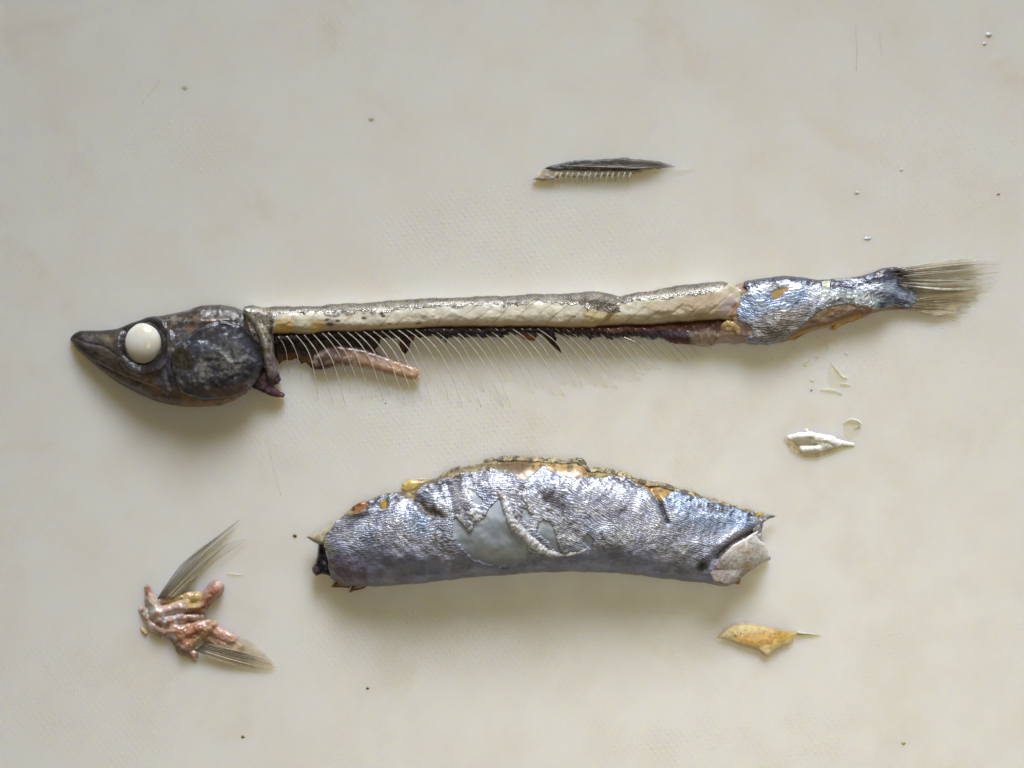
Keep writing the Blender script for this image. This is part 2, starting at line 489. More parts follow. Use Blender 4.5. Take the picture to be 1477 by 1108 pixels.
def bone_material():
    t = NT('rib_bone'); b = t.b
    b.inputs['Base Color'].default_value = (*lin((250, 246, 234)), 1)
    tc = t.attr('pc').outputs['Vector']
    a = t.remap(t.noise(tc, .05, 3, .6), .35, .65, .40, .95)
    b.inputs['Subsurface Weight'].default_value = .0
    t.l(a, b.inputs['Alpha'])
    b.inputs['Roughness'].default_value = .25; b.inputs['Coat Weight'].default_value = .4
    return t.m
M_bone = bone_material()

def eye_material():
    t = NT('cooked_eye'); b = t.b
    pc = t.attr('pc').outputs['Vector']
    n = t.noise(pc, .05, 3, .5)
    t.l(t.mixc(t.remap(n, .35, .7, 0, .6), tuple(lin((238, 236, 228))), tuple(lin((222, 214, 190)))), b.inputs['Base Color'])
    b.inputs['Roughness'].default_value = .22; b.inputs['Coat Weight'].default_value = .4; b.inputs['Coat Roughness'].default_value = .12
    b.inputs['Subsurface Weight'].default_value = .3; b.inputs['Subsurface Radius'].default_value = (14 * S, 11 * S, 8 * S)
    b.inputs['Subsurface Scale'].default_value = 1
    return t.m
M_eye = eye_material()

# ---------------------------------------------------------------- cutting board
def board_material():
    t = NT('white_plastic_board'); b = t.b
    tc = t.n('ShaderNodeTexCoord').outputs['Object']
    mp = t.n('ShaderNodeMapping'); mp.inputs['Scale'].default_value = (1 / S, 1 / S, 1 / S); t.l(tc, mp.inputs['Vector'])
    pc = mp.outputs[0]
    # embossed dots: a skewed lattice about 8 px apart, worn away in patches
    def lattice(ang, per):
        m = t.n('ShaderNodeMapping'); m.inputs['Rotation'].default_value = (0, 0, math.radians(ang)); t.l(pc, m.inputs['Vector'])
        s = t.n('ShaderNodeSeparateXYZ'); t.l(m.outputs[0], s.inputs[0])
        return t.math('SINE', t.math('MULTIPLY', s.outputs[0], 2 * math.pi / per))
    d = t.math('MULTIPLY', t.math('ADD', lattice(34, 7.4), 1), t.math('ADD', lattice(-38, 7.9), 1))
    d = t.remap(d, .8, 3.6, 0, 1)
    wear = t.remap(t.noise(pc, .0050, 4, .55), .50, .66, .03, .45)
    edge = t.remap(t.noise(pc, .02, 4, .6), .3, .7, -.25, .25)
    for (ex, ey, erx, ery, amp) in ((760, 335, 290, 95, .95), (640, 610, 210, 85, .85), (1360, 240, 190, 150, .6), (1240, 500, 260, 60, .6), (640, 930, 260, 70, .5), (110, 1000, 190, 110, .35), (420, 620, 190, 80, .5)):
        m = t.n('ShaderNodeMapping'); m.inputs['Location'].default_value = (-(ex - CX) / erx, -(CY - ey) / ery, 0)
        m.inputs['Scale'].default_value = (1 / erx, 1 / ery, 0); t.l(pc, m.inputs['Vector'])
        ln = t.n('ShaderNodeVectorMath', operation='LENGTH'); t.l(m.outputs[0], ln.inputs[0])
        wear = t.math('MAXIMUM', wear, t.remap(t.math('ADD', ln.outputs['Value'], edge), .45, 1.0, amp, 0))
    jitter = t.remap(t.noise(pc, .11, 3, .6), .38, .68, .1, 1.3)
    hgt = t.math('MULTIPLY', t.math('MULTIPLY', d, wear), jitter)
    fine = t.noise(pc, .35, 4, .6)
    knife = t.noise(pc, 1.0, 3, .6, mapping=((.30, .006, 1), 28))
    knife2 = t.noise(pc, 1.0, 3, .6, mapping=((.25, .008, 1), -52))
    hh = t.math('ADD', hgt, t.math('MULTIPLY', fine, .35))
    hh = t.math('ADD', hh, t.math('MULTIPLY', t.remap(knife, .62, .72, 0, 1), .22))
    hh = t.math('ADD', hh, t.math('MULTIPLY', t.remap(knife2, .62, .72, 0, 1), .18))
    bp = t.n('ShaderNodeBump'); bp.inputs['Distance'].default_value = S * .9; bp.inputs['Strength'].default_value = .5
    t.l(hh, bp.inputs['Height']); t.l(bp.outputs[0], b.inputs['Normal'])
    # colour: ivory plastic with faint tan and pinkish stains
    base = t.mixc(t.remap(t.noise(pc, .010, 4, .55), .35, .7, 0, 1), tuple(lin((237, 236, 231))), tuple(lin((234, 231, 223))))
    st = t.remap(t.noise(pc, .0065, 5, .6, dist=.5), .54, .75, 0, .35)
    base = t.mixc(st, base, tuple(lin((222, 210, 190))))
    t.l(base, b.inputs['Base Color'])
    t.l(t.remap(t.noise(pc, .02, 4, .6), .3, .7, .33, .39), b.inputs['Roughness'])
    b.inputs['Subsurface Weight'].default_value = .75
    b.inputs['Subsurface Radius'].default_value = (.0080, .0062, .0016)
    b.inputs['Subsurface Scale'].default_value = 1.0
    b.inputs['Specular IOR Level'].default_value = .5
    return t.m
M_board = board_material()
def board():
    import bmesh
    bm = bmesh.new()
    bmesh.ops.create_cube(bm, size=1)
    bmesh.ops.scale(bm, vec=(.46, .32, .014), verts=bm.verts)
    ve = [e for e in bm.edges if abs(e.verts[0].co.z - e.verts[1].co.z) > .01]
    bmesh.ops.bevel(bm, geom=ve, offset=.018, segments=8, affect='EDGES', profile=.5)
    he = [e for e in bm.edges if abs(e.calc_face_angle(0)) > .8]
    bmesh.ops.bevel(bm, geom=he, offset=.0015, segments=3, affect='EDGES', profile=.5)
    bmesh.ops.translate(bm, vec=(0, 0, -.007), verts=bm.verts)
    me = bpy.data.meshes.new('cutting_board'); bm.to_mesh(me); bm.free()
    o = link('cutting_board', me, None, M_board)
    o['kind'] = 'structure'
    return o
BOARD = board()

# ================================================================ THE LONG FISH FRAME
fish = root('filleted_fish', 560, 470, 'long filleted fish frame with dark head, white eye, bare curved ribs and silver tail fin', 'fish skeleton')

# ---- head
HD = [  # Tx,Ty,Bx,By,hc,he
 (101,489,102,491,9,7),(104,484,106,498,14,9),(108,480.5,110,504,18,10),(116,477,121,513,23,11),(141,477,146,534,31,12),
 (160,476,165,549,36,14),(177,473,182,559,41,16),(190,466,200,568,46,17),(211,458.5,222,578,50,18),(236,455,244,584,52,19),
 (265,449,268,587,53,20),(290,440.7,290,587,53,20),(319,439.5,318,585,51,19),(338,443,338,578,48,18),(352,449,354,568,44,17),
 (361,462,366,556,38,16),(368,478,373,545,32,15),(373,495,376,534,26,14),(376,512,377,518,20,13)]
def head_disp(X, Y, U, V):
    d = (fbm(X * .05, Y * .05, 3, 2) - .5) * 4 * sstep(110, 150, X) + (fbm(X * .2, Y * .2, 3, 7) - .5) * .7
    e = np.hypot((X - 208) / 34, (Y - 497) / 37)
    d = d - 9 * (1 - sstep(.6, 1.05, e)) + 3.0 * np.exp(-((e - 1.12) / .12) ** 2)
    # mouth groove, cheek edges and skull crest
    d = d - 1.2 * np.exp(-(ldist([(108,487),(122,494),(150,500),(172,515)], X, Y, 40) / 2.2) ** 2)
    d = d - 2.0 * np.exp(-(ldist([(140,524),(180,545),(215,556),(240,570)], X, Y, 40) / 2.4) ** 2)
    d = d + 2.5 * np.exp(-(ldist([(246,470),(266,464),(296,463),(330,462)], X, Y, 40) / 5) ** 2)
    d = d - 2.5 * np.exp(-(ldist([(240,470),(243,500),(238,530),(246,560)], X, Y, 40) / 3.5) ** 2)
    return d
def head_paint(X, Y, H):
    p = Paint(X, Y, (78, 74, 78), .05, .34, .45)
    p.poly([(100,470),(160,470),(185,478),(178,520),(150,528),(118,512),(98,495)], (92, 86, 76), 8, .8, 5)
    p.spot(128, 493, 16, 12, (140, 136, 142), .6, .2, rough=.25)  # lighter highlight on the snout, painted into the colour
    p.spot(157, 488, 16, 12, (120, 108, 82), .7, .1)
    p.line([(101,489),(106,483),(118,478),(142,478),(162,477),(180,473)], 3.5, (38, 35, 33), 4, .95)
    p.line([(102,491),(110,504),(130,520),(155,540),(178,557),(205,570)], 3, (60, 52, 48), 5, .8)
    p.poly([(135,510),(180,520),(225,540),(250,580),(215,574),(180,556),(150,536)], (112, 98, 88), 7, .75, 6, .08)
    p.poly([(205,545),(260,560),(330,560),(366,555),(340,580),(290,590),(240,586)], (150, 118, 92), 6, .75, 5, .1)
    p.poly([(228,580),(268,585),(318,583),(352,571),(368,552),(376,560),(340,592),(250,592)], (168, 122, 70), 3, .6, 2)
    p.poly([(205,455),(265,445),(290,437),(345,440),(368,478),(350,482),(300,470),(240,470)], (58, 48, 40), 6, .9, 6, .07)
    p.spot(305, 462, 24, 6, (98, 58, 38), .8, .1); p.spot(275, 475, 10, 6, (150, 96, 62), .7, .2)
    p.spot(268, 447, 14, 5, (150, 152, 165), .6, .1, rough=.25)
    p.noise((118, 108, 88), .06, .08, .48, .68, .5, 3, mask=sstep(232, 245, X) * (1 - sstep(285, 300, X)) * (1 - sstep(500, 515, Y)))
    p.noise((130, 106, 76), .2, .2, .58, .7, .25, 9, mask=sstep(235, 250, X) * (1 - sstep(470, 490, Y)))
    e = np.hypot((X - 207) / 27, (Y - 496) / 30)
    p.mix((1 - sstep(1.15, 1.5, e)) * .95, (30, 26, 26))
    p.spot(232, 505, 12, 34, (34, 28, 28), .8, .4); p.spot(212, 533, 24, 12, (42, 32, 30), .8, .3)
    p.spot(262, 498, 11, 7, (170, 165, 185), .8, .25, rough=.2)
    p.poly([(232,520),(245,515),(250,540),(258,566),(240,575),(222,556)], (92, 92, 108), 7, .7, 4)
    p.noise((150, 146, 140), .14, .2, .62, .74, .4, 63, met=.2, rough=.24, mask=sstep(228, 245, X) * (1 - sstep(500, 520, Y)))
    p.noise((52, 48, 52), .1, .1, .52, .66, .45, 21)
    return p
head = loft('head', HD, 420, 150, M_head, fish, head_paint, head_disp, nb=20, sm=6)

GC = [(250,505),(262,497),(285,478),(318,466),(345,470),(362,486),(372,505),(377,522),(375,535),(366,552),(348,566),(322,572),(290,574),(264,564),(252,545),(247,525)]
def gill_paint(X, Y, H):
    p = Paint(X, Y, (66, 66, 77), .10, .30, .35)
    p.poly([(249,503),(270,498),(278,520),(277,550),(262,563),(252,545),(247,525)], (62, 58, 44), 2, .95)
    p.spot(292, 535, 16, 34, (108, 108, 112), .7, .1)
    p.spot(322, 500, 26, 22, (128, 134, 132), .75, .15, rough=.2)  # grey-green sheen painted into the gill cover colour
    p.spot(318, 517, 10, 16, (48, 48, 54), .8, .3)
    p.line([(310,500),(325,508),(333,520)], 2.5, (214, 220, 220), 3, .75, 1, met=.6, rough=.2)
    p.line([(318,482),(330,492),(345,498)], 2, (185, 190, 200), 3, .5, 2, met=.5, rough=.2)
    p.line([(340,520),(356,514),(368,520)], 1.5, (190, 194, 210), 3, .5, 1.5, met=.5, rough=.2)
    p.line([(330,540),(352,534),(368,540)], 1.2, (175, 180, 198), 3, .45, 1.5, met=.5, rough=.2)
    p.noise((104, 106, 124), .03, .05, .48, .70, .65, 13, rough=.26)
    p.noise((150, 152, 160), .12, .2, .62, .72, .45, 37, met=.3, rough=.22)
    p.noise((46, 43, 46), .05, .05, .50, .68, .5, 17)
    p.line([(318,466),(345,470),(362,486),(374,510)], 3, (36, 30, 32), 5, .85, 1)
    p.poly([(280,562),(330,558),(366,545),(350,570),(310,578)], (128, 104, 98), 5, .6, 3)
    return p
gc_disp = lambda X, Y, U, V: head_disp(X, Y, U, V) + (fbm(X * .03, Y * .05, 3, 31) - .5) * 6 + 3.0 * sstep(245, 262, X)
shell('gill_cover', HD, 420, 150, M_head, head, gill_paint, lambda X, Y: sdf(GC, X, Y) + (fbm(X * .1, Y * .1, 3, 3) - .5) * 2, 2.4, gc_disp, sm=6)

def ellipsoid(name, cx, cy, cz, rx, ry, rz, mat, parent, painter=None, n=64, m=40, lump=0):
    V = [(cx, cy, cz + rz)]
    for i in range(1, m):
        a = math.pi * i / m
        for j in range(n):
            b = 2 * math.pi * j / n
            k = 1 + lump * (float(vn(math.cos(b) * 1.5 + 4, math.sin(b) * 1.5 + a * 2, 2)) - .5)
            V.append((cx + rx * k * math.sin(a) * math.cos(b), cy - ry * k * math.sin(a) * math.sin(b), cz + rz * math.cos(a)))
    V.append((cx, cy, cz - rz))
    F = [[0, 1 + j, 1 + (j + 1) % n] for j in range(n)]
    for i in range(m - 2):
        for j in range(n):
            a = 1 + i * n + j; b = 1 + i * n + (j + 1) % n
            F.append([a, a + n, b + n, b])
    e = len(V) - 1; s = 1 + (m - 2) * n
    F += [[s + (j + 1) % n, s + j, e] for j in range(n)]
    V = np.array(V, float)
    return mk(name, V, F, mat, parent, painter(V[:, 0], V[:, 1], V[:, 2]) if painter else None)
ellipsoid('eye', 206.5, 495.5, 37, 26.5, 29.5, 17, M_eye, head, lump=.02)

rim = []
for q in range(61):
    a = 2 * math.pi * q / 60
    rim.append((206.5 + 27.5 * math.cos(a), 495.5 + 30.5 * math.sin(a), 40 + 1.5 * math.sin(3 * a), 1.5 + .9 * math.cos(a - .9) + .6 * math.sin(5 * a)))
strand('eye_rim', rim, M_head, head, lambda X, Y, H: Paint(X, Y, (48, 40, 40), .05, .3, .5).noise((96, 88, 92), .08, .08, .5, .66, .6, 5), 140, 14, .7, .25)

# ---- flesh strip left along the backbone
FS = [(352,443,352,500,30,12),(364,440.5,366,500,32,12),(378,444,380,488,33,12),(395,442,395,482,33,13),(421,442,421,482,33,13),(448,442,448,483,33,13),
 (463,442,466,479,33,13),(472,439,476,478,33,13),(516,438,509,479,33,13),(540,436,540,477.5,33,13),(574,433,581,475,33,13),(608,431,616,473,33,13),
 (655,430,655,472,33,13),(682,428,682,471.6,33,13),(740,426.5,740,472,33,13),(772,424,772,472.5,33,13),(808,424,808,473,34,13),(835,423,835,473.5,35,13),
 (846,420.5,848,473,36,13),(862,421,862,471,35,13),(882,425,882,470,33,13),(894,428,894,469.5,32,13),(903,425,905,469,33,13),(916,422,918,469,34,13),
 (940,420,940,469,34,13),(958,415.5,960,467,34,13),(981,412.5,978,465,34,13),(1015,408,1015,463,34,13),(1042,406.5,1035,461,33,13),(1056,411,1055,462,31,13),(1072,413,1075,470,28,12),(1090,412,1095,478,26,12)]
def myo(X, Y):
    # edges of the muscle blocks, slanting down towards the head
    q = (X + (Y - 450) * 1.15 + (fbm(X * .02, Y * .03, 2, 81) - .5) * 16) / 27.0
    f = q - np.floor(q)
    return np.minimum(f, 1 - f) * 27
def fs_disp(X, Y, U, V):
    d = (fbm(X * .035, Y * .08, 4, 12) - .5) * 4 + (fbm(X * .2, Y * .2, 3, 14) - .5) * .5
    d = d - .55 * np.exp(-(myo(X, Y) / 2.0) ** 2) * sstep(.35, .6, fbm(X * .03, Y * .05, 2, 9))
    step = ldist([(893,446),(884,452),(872,462),(862,471)], X, Y, 20)
    d = d + np.where((X + Y * 1.15) < 1400, 1.6, -.8) * np.exp(-(step / 14) ** 2)
    return d
def fs_paint(X, Y, H):
    p = Paint(X, Y, (236, 229, 212), 0, .32, .3)
    p.noise((232, 228, 216), .02, .05, .42, .62, .7, 3)
    p.mix(np.exp(-(myo(p.X, p.Y) / 1.5) ** 2) * .8 * sstep(.35, .55, fbm(p.X * .05, p.Y * .05, 2, 5)), (190, 170, 136))
    bot = np.interp(X, [395, 470, 540, 616, 740, 860, 940, 1015], [482, 478, 477, 473, 472, 471, 469, 463])
    p.mix(sstep(14, 2, bot - Y) * .75, (206, 172, 128))
    p.mix(sstep(4, 0, bot - Y) * .5, (150, 96, 60))
    p.poly([(396,462),(424,462),(424,484),(393,484)], (224, 190, 100), 6, .85, 5)
    p.poly([(424,458),(450,458),(450,484),(424,484)], (208, 206, 176), 5, .7, 4)
    p.poly([(450,464),(466,460),(464,482),(446,484)], (222, 192, 112), 5, .8, 4)
    for (x, y, a, b) in ((476,468,8,4),(487,463,6,3),(472,461,5,2.5),(525,459,6,3),(550,452,6,4),(553,456,5,3),(605,466,4,1.5),(601,467,3,1.5),(829,457,2,1),(908,455,2,1),(963,446,3,2.5),(1000,443,4,1.8),(1006,444,3,1.2),(562,467,4,1.4)):
        p.spot(x, y, a, b, (74, 60, 42), .95, .3)
    p.poly([(842,445),(895,452),(880,464),(862,471),(840,470)], (206, 186, 132), 4, .8, 2)
    p.line([(893,448),(884,453),(873,463),(864,470)], .8, (178, 132, 84), 1.5, .8)
    p.poly([(930,430),(1060,410),(1062,470),(980,470),(925,466)], (206, 190, 164), 8, .75, 5)
    p.poly([(985,430),(1030,420),(1040,470),(990,465)], (196, 160, 126), 8, .4, 6)
    p.poly([(1040,434),(1062,425),(1060,450),(1036,456)], (196, 180, 190), 4, .7, 2)
    p.poly([(1048,412),(1085,404),(1085,424),(1066,436),(1060,425)], (176, 172, 140), 4, .8, 3)
    p.poly([(1060,436),(1085,436),(1085,470),(1050,458)], (160, 104, 48), 3, .8, 2)
    return p
loft('flesh_strip', FS, 800, 56, M_flesh, fish, fs_paint, fs_disp, nb=12, sm=5, jag=1.1, pw=.72)

# ---- speckled skin left on the back
BK1 = [(340,436),(465,434),(475,430),(560,428),(700,420),(840,412),(880,418),(893,426),(890,436),(897,445),(894,450),(886,452),(868,449),(850,445),(835,440),(812,440),(790,437),(765,436),(742,441),(700,441),(660,443),(640,441),(600,446),(575,448),(540,452),(515,450),(498,455),(480,456),(468,452),(455,449),(430,452),(400,457),(392,470),(384,500),(345,500)]
BK2 = [(884,424),(900,420),(960,408),(1044,400),(1052,408),(1046,416),(1030,421),(1010,425),(985,428),(960,432),(940,431),(926,430),(916,432),(908,437),(903,441),(895,436)]
def bk_sd(P):
    return lambda X, Y: sdf(P, X, Y) + (fbm(X * .13, Y * .2, 4, 6) - .5) * 13
def bk_paint(X, Y, H):
    p = Paint(X, Y, (134, 126, 106), .05, .42, 1)
    p.noise((164, 156, 134), .05, .12, .42, .62, .8, 4)
    low = np.interp(X, [340, 430, 465, 500, 575, 640, 740, 812, 850, 895, 905, 960, 1045], [455, 447, 447, 447, 442, 436, 435, 434, 438, 446, 430, 425, 412])
    w = sstep(-3, 3, Y - low)
    p.mix(w * .9, (236, 231, 220), met=.25, rough=.2)  # silvery lower edge, its white glints painted into the colour
    p.noise((92, 80, 60), .25, .3, .60, .68, .8, 8, mask=w)
    p.poly([(836,426),(866,430),(898,446),(884,452),(850,440)], (92, 78, 62), 4, .6, 4, met=.4)
    p.noise((78, 70, 58), .12, .2, .55, .7, .6, 15)
    p.line([(340,441),(376,443),(465,441),(480,437),(540,435),(655,429),(740,425),(835,422),(862,420),(893,427),(916,421),(958,414),(1042,405)], 3, (104, 100, 90), 3, .7)
    p.poly([(350,448),(378,440),(392,452),(380,458),(352,455)], (180, 160, 110), 3, .6, 2)
    return p
shell('back_skin', FS, 800, 56, M_back, fish, bk_paint, bk_sd(BK1), .3, fs_disp, sm=5, jag=1.1, pw=.72)
shell('back_skin', FS, 800, 56, M_back, fish, bk_paint, bk_sd(BK2), .4, fs_disp, sm=5, jag=1.1, pw=.72)

# ---- dark kidney line and lining below the flesh
DS_T = [(396,478),(448,479),(470,474),(540,472),(616,469),(740,467),(848,468),(940,464),(1015,458),(1036,458),(1060,462)]
DS_B = [(396,500),(448,492),(470,490),(547,488),(577,487),(621,485),(635,487),(662,487),(713,487),(740,482),(771,484),(800,483),(835,485),(854,487),(883,488),(909,487),(947,488),(965,494),(992,496),(1036,494),(1060,474)]
xs_ = np.arange(396, 1061, 8)
DS = [(x, np.interp(x, *zip(*DS_T)), x + 1, np.interp(x, *zip(*DS_B)), 23, 9) for x in xs_]
def ds_paint(X, Y, H):
    p = Paint(X, Y, (34, 26, 28), 0, .35, .8)
    p.noise((66, 60, 72), .1, .25, .5, .65, .6, 3)
    p.mix(sstep(800, 880, X) * sstep(482, 474, Y), (100, 58, 38))
    p.mix(sstep(600, 640, X) * sstep(478, 471, Y) * .6, (66, 38, 32))
    p.mix(sstep(900, 960, X) * sstep(474, 482, Y) * .6, (92, 90, 120), rough=.2)
    p.mix(sstep(985, 1010, X) * sstep(474, 484, Y) * .9, (190, 168, 150))
    for x in range(740, 985, 9):
        p.line([(x, 480), (x + 5, 486), (x + 8, 492)], .8, (120, 112, 125), 1, .5)
    p.poly([(955,484),(992,486),(1000,500),(965,500)], (92, 52, 34), 3, .8, 2)
    return p
DSP = np.array(DS)
loft('dark_lining', DS, 700, 24, M_dark, fish, ds_paint, lambda X, Y, U, V: (fbm(X * .12, Y * .12, 4, 22) - .5) * 5, nb=8, sm=1, jag=4.2, jsc=.16, seed=3)

def sheet_h(a, b):     # height falling from a (at y=478) to b (at y=540)
    return lambda X, Y: a + (b - a) * np.clip((Y - 478) / 62, 0, 1)
def lin_paint(X, Y, H):
    p = Paint(X, Y, (34, 25, 23), 0, .4, .6)
    p.noise((60, 36, 28), .06, .06, .48, .62, .7, 5)
    low = np.interp(X, [398, 411, 422, 428, 436, 445], [524, 519, 519, 514, 524, 524])
    p.mix(np.where(X < 447, sstep(14, 2, low - Y), 0) * .8, (112, 70, 40))
    p.mix(sstep(440, 450, X) * sstep(500, 515, Y) * .5, (110, 78, 66))
    return p
flake('belly_lining', [(394,478),(470,478),(546,480),(549,490),(546,499),(540,506),(552,513),(566,521),(540,522),(500,520),(470,522),(456,534),(447,530),(442,522),(435,526),(428,515),(421,519),(410,520),(403,526),(397,512)],
      sheet_h(15, 5), M_dark, fish, lin_paint, 3, 1.0, 3, jag=1.4, lump=1.5)
def flap_paint(c1, c2, sc=.2):
    def f(X, Y, H):
        return Paint(X, Y, c1, 0, .3, .8).noise(c2, sc, sc, .45, .6, .9, 6)
    return f
for poly, c1, c2 in (
    ([(577,484),(576,496),(579,506),(585,511),(590,503),(592,494),(597,491),(598,484)], (38, 26, 24), (110, 56, 34)),
    ([(634,484),(640,490),(644,496),(645,489),(650,484)], (36, 30, 32), (60, 50, 52)),
    ([(740,478),(748,484),(756,490),(771,492),(774,486),(780,478)], (118, 66, 38), (150, 90, 52)),
    ([(779,480),(786,487),(794,496),(802,503),(811,511),(806,500),(802,494),(803,488),(796,480)], (36, 28, 32), (60, 48, 52)),
    ([(810,482),(822,489),(818,482),(828,486),(836,488),(834,480)], (40, 32, 36), (66, 58, 66)),
    ([(962,486),(975,496),(992,497),(984,488),(978,482)], (150, 92, 58), (190, 120, 70)),
    ([(985,484),(992,496),(1015,500),(1028,498),(1033,482),(1020,476)], (204, 186, 172), (170, 140, 120)),
    ([(660,484),(668,490),(676,484)], (36, 30, 32), (60, 50, 52)),
    ([(690,484),(694,490),(702,484)], (36, 30, 32), (60, 50, 52)),
    ([(712,483),(722,489),(726,482)], (36, 30, 32), (80, 50, 42)),
    ([(846,484),(852,491),(856,484)], (40, 32, 36), (66, 58, 66)),
    ([(872,485),(884,491),(888,484)], (40, 36, 48), (86, 80, 100)),
    ([(598,484),(604,489),(612,484)], (40, 30, 30), (70, 44, 36))):
    flake('lining_flap', poly, lambda X, Y: 17 - (Y - 480) * .3, M_dark, fish, flap_paint(c1, c2), 2.2, .9, 2, jag=.8)
flake('glint_flake', [(894,485),(900,484.5),(908,488),(920,493),(926,497),(916,495),(903,492),(896,490)], lambda X, Y: 15 - (Y - 485) * .3, M_ray, fish, flat_paint((225, 228, 232), .7, .15, .2), 2.5, .6, 2)  # a white glint, built as a pale metallic flake

# ---- stub of gut
def gut_paint(X, Y, H):
    p = Paint(X, Y, (190, 156, 136), 0, .25, .25)
    p.mix(sstep(530, 462, X) * .97, (84, 60, 54)); p.mix(sstep(500, 470, X) * sstep(520, 505, Y) * .6, (150, 136, 138)); p.mix(sstep(8, -2, Y - np.interp(X, [450, 470, 512, 556, 600], [518, 503, 503, 517, 531])) * sstep(575, 540, X) * .8, (96, 64, 54))
    p.mix(sstep(530, 600, X) * .7, (214, 176, 146)); p.mix(sstep(520, 590, X) * sstep(530, 546, Y) * .6, (206, 146, 84))
    p.noise((226, 208, 200), .12, .2, .55, .7, .5, 8)
    return p
strand('gut', [(450,526,7,7),(458,523,8,12),(470,516,8,16),(490,512,9,15),(512,514,9,14),(532,519,9,13),(556,527,9,11.5),(580,534,8,10),(596,539,8,9),(602,542,7,7)], M_gut, fish, gut_paint, 90, 32, .55, .07)
for (x, y, r) in ((601,535,2.2),(603,539,2.0),(600,543,2.2),(598,532,1.8),(604,545,1.6)):
    ellipsoid('gut_end', x, y, 9, r * 1.3, r, r, M_gut, fish, flat_paint((226, 196, 168), 0, .2, .2), 12, 8)

# ---- ribs, each one a bone of its own
ribx = np.concatenate([np.arange(402, 470, 12.3), np.arange(474, 1000, 12.6)])
for k, x in enumerate(ribx):
    f = (x - 402) / 600.0
    jx = random.uniform(-1.5, 1.5)
    y0 = float(np.interp(x, [396, 470, 616, 740, 940, 1000], [486, 480, 475, 474, 474, 478]))
    L = float(np.interp(x, [400, 430, 480, 560, 660, 800, 900, 980], [74, 108, 118, 122, 132, 116, 88, 52])) * random.uniform(.88, 1.06)
    a0 = float(np.interp(x, [400, 450, 520, 700, 1000], [58, 50, 42, 38, 30]))
    a1 = float(np.interp(x, [400, 450, 520, 700, 850, 1000], [80, 70, 66, 60, 50, 38]))
    a2 = a1 + random.uniform(-2, 12)
    rs = random.uniform(.82, 1.12); L *= random.choice([1, 1, 1, 1, .82]); a0 -= 5; a1 += 3
    pts = []; X0, Y0 = x + jx, y0; n = 9
    for q in range(n):
        t = q / (n - 1)
        h = ((24 if x < 610 else 22) * (1 - t) ** (.75 if x < 610 else 1.0)) + .6 + 1.2 * math.sin(t * 3.1)
        r = (.56 * (1 - t) + .36) * random.uniform(.85, 1.1) * rs
        pts.append((X0, Y0, h, r))
        a = math.radians(a0 + (a1 - a0) * min(1, t / .45) + (a2 - a1) * max(0, (t - .6) / .4) + random.uniform(-3, 3))
        X0 += math.cos(a) * L / (n - 1); Y0 += math.sin(a) * L / (n - 1)
    strand('rib', pts, M_bone, fish, flat_paint((232, 224, 205)), 20, 5)

# ---- shoulder girdle and throat stub
def gird_paint(X, Y, H):
    p = Paint(X, Y, (150, 142, 130), .45, .28, .9)
    p.noise((222, 218, 205), .2, .1, .5, .62, .8, 5, met=.6)
    p.noise((62, 56, 62), .25, .15, .56, .68, .8, 12)
    p.mix(sstep(500, 525, Y) * .75, (150, 132, 138), met=.2)
    p.line([(356,450),(366,462),(378,476),(384,500)], 2.5, (226, 224, 214), 3, .8, 2, met=.7, rough=.2)
    p.mix(sstep(535, 548, Y), (98, 78, 92))
    return p
flake('shoulder_girdle', [(350,446),(362,443),(378,446),(394,452),(398,468),(391,482),(394,500),(398,520),(401,538),(396,549),(387,549),(383,532),(379,508),(373,488),(364,468),(355,456)],
      lambda X, Y: 39 - np.clip(Y - 500, 0, 60) * .18 - np.clip(X - 384, 0, 30) * .45, M_skin, fish, gird_paint, 15, .9, 9, jag=1, lump=1.6, lsc=.12)
def throat_paint(X, Y, H):
    return Paint(X, Y, (58, 42, 54), 0, .25, .8).noise((104, 76, 84), .12, .12, .5, .62, .8, 5).spot(405, 571, 9, 5, (146, 92, 70), .8, .3)
flake('throat_flap', [(362,552),(372,540),(380,530),(396,528),(402,538),(406,548),(402,554),(394,556),(400,562),(412,568),(410,573),(400,574),(388,570),(374,564),(364,560)],
      lambda X, Y: 26 - (X - 362) * .25, M_dark, fish, throat_paint, 14, 1, 7, jag=1.5, lump=2)

# ---- tail section
TL = [(1058,412,1058,480,26,12),(1066,409,1070,492,29,12),(1076,406.5,1082,495,31,13),(1102,403,1102,496,33,13),(1132,399,1130,494,33,13),(1153,401,1152,484,32,13),
 (1179,406,1176,476,30,12),(1200,404,1200,470,28,12),(1224,402,1224,462,26,12),(1244,399,1246,456,25,12),(1260,394,1262,451,24,11),(1273,388,1274,448,23,11),(1291,387,1292,447,15,7),(1304,390,1306,446,11,6),(1316,396,1318,442,8,4),(1330,405,1332,436,4,2)]
def tl_disp(X, Y, U, V):
    return (fbm(X * .04, Y * .06, 4, 41) - .5) * 6 + (fbm(X * .2, Y * .2, 3, 14) - .5) * 1.2
def tl_paint(X, Y, H):
    p = Paint(X, Y, (164, 138, 112), 0, .32, .5)
    p.noise((178, 146, 96), .06, .06, .45, .62, .6, 5)
    p.poly([(1040,452),(1090,470),(1092,484),(1080,498),(1040,500)], (176, 150, 150), 4, .8, 4)
    p.poly([(1130,492),(1152,478),(1180,455),(1240,440),(1260,452),(1200,476),(1150,492)], (152, 124, 108), 4, .9, 3)
    p.line([(1140,492),(1163,479),(1200,470),(1240,456)], 2.5, (206, 162, 62), 3, .9, 1)
    p.poly([(1105,436),(1112,410),(1142,408),(1138,425),(1118,436)], (178, 142, 92), 2, 1)
    p.poly([(1182,402),(1202,402),(1200,424),(1182,422)], (188, 190, 168), 2, 1)
    p.mix(sstep(1290, 1310, X), (60, 60, 78))
    return p
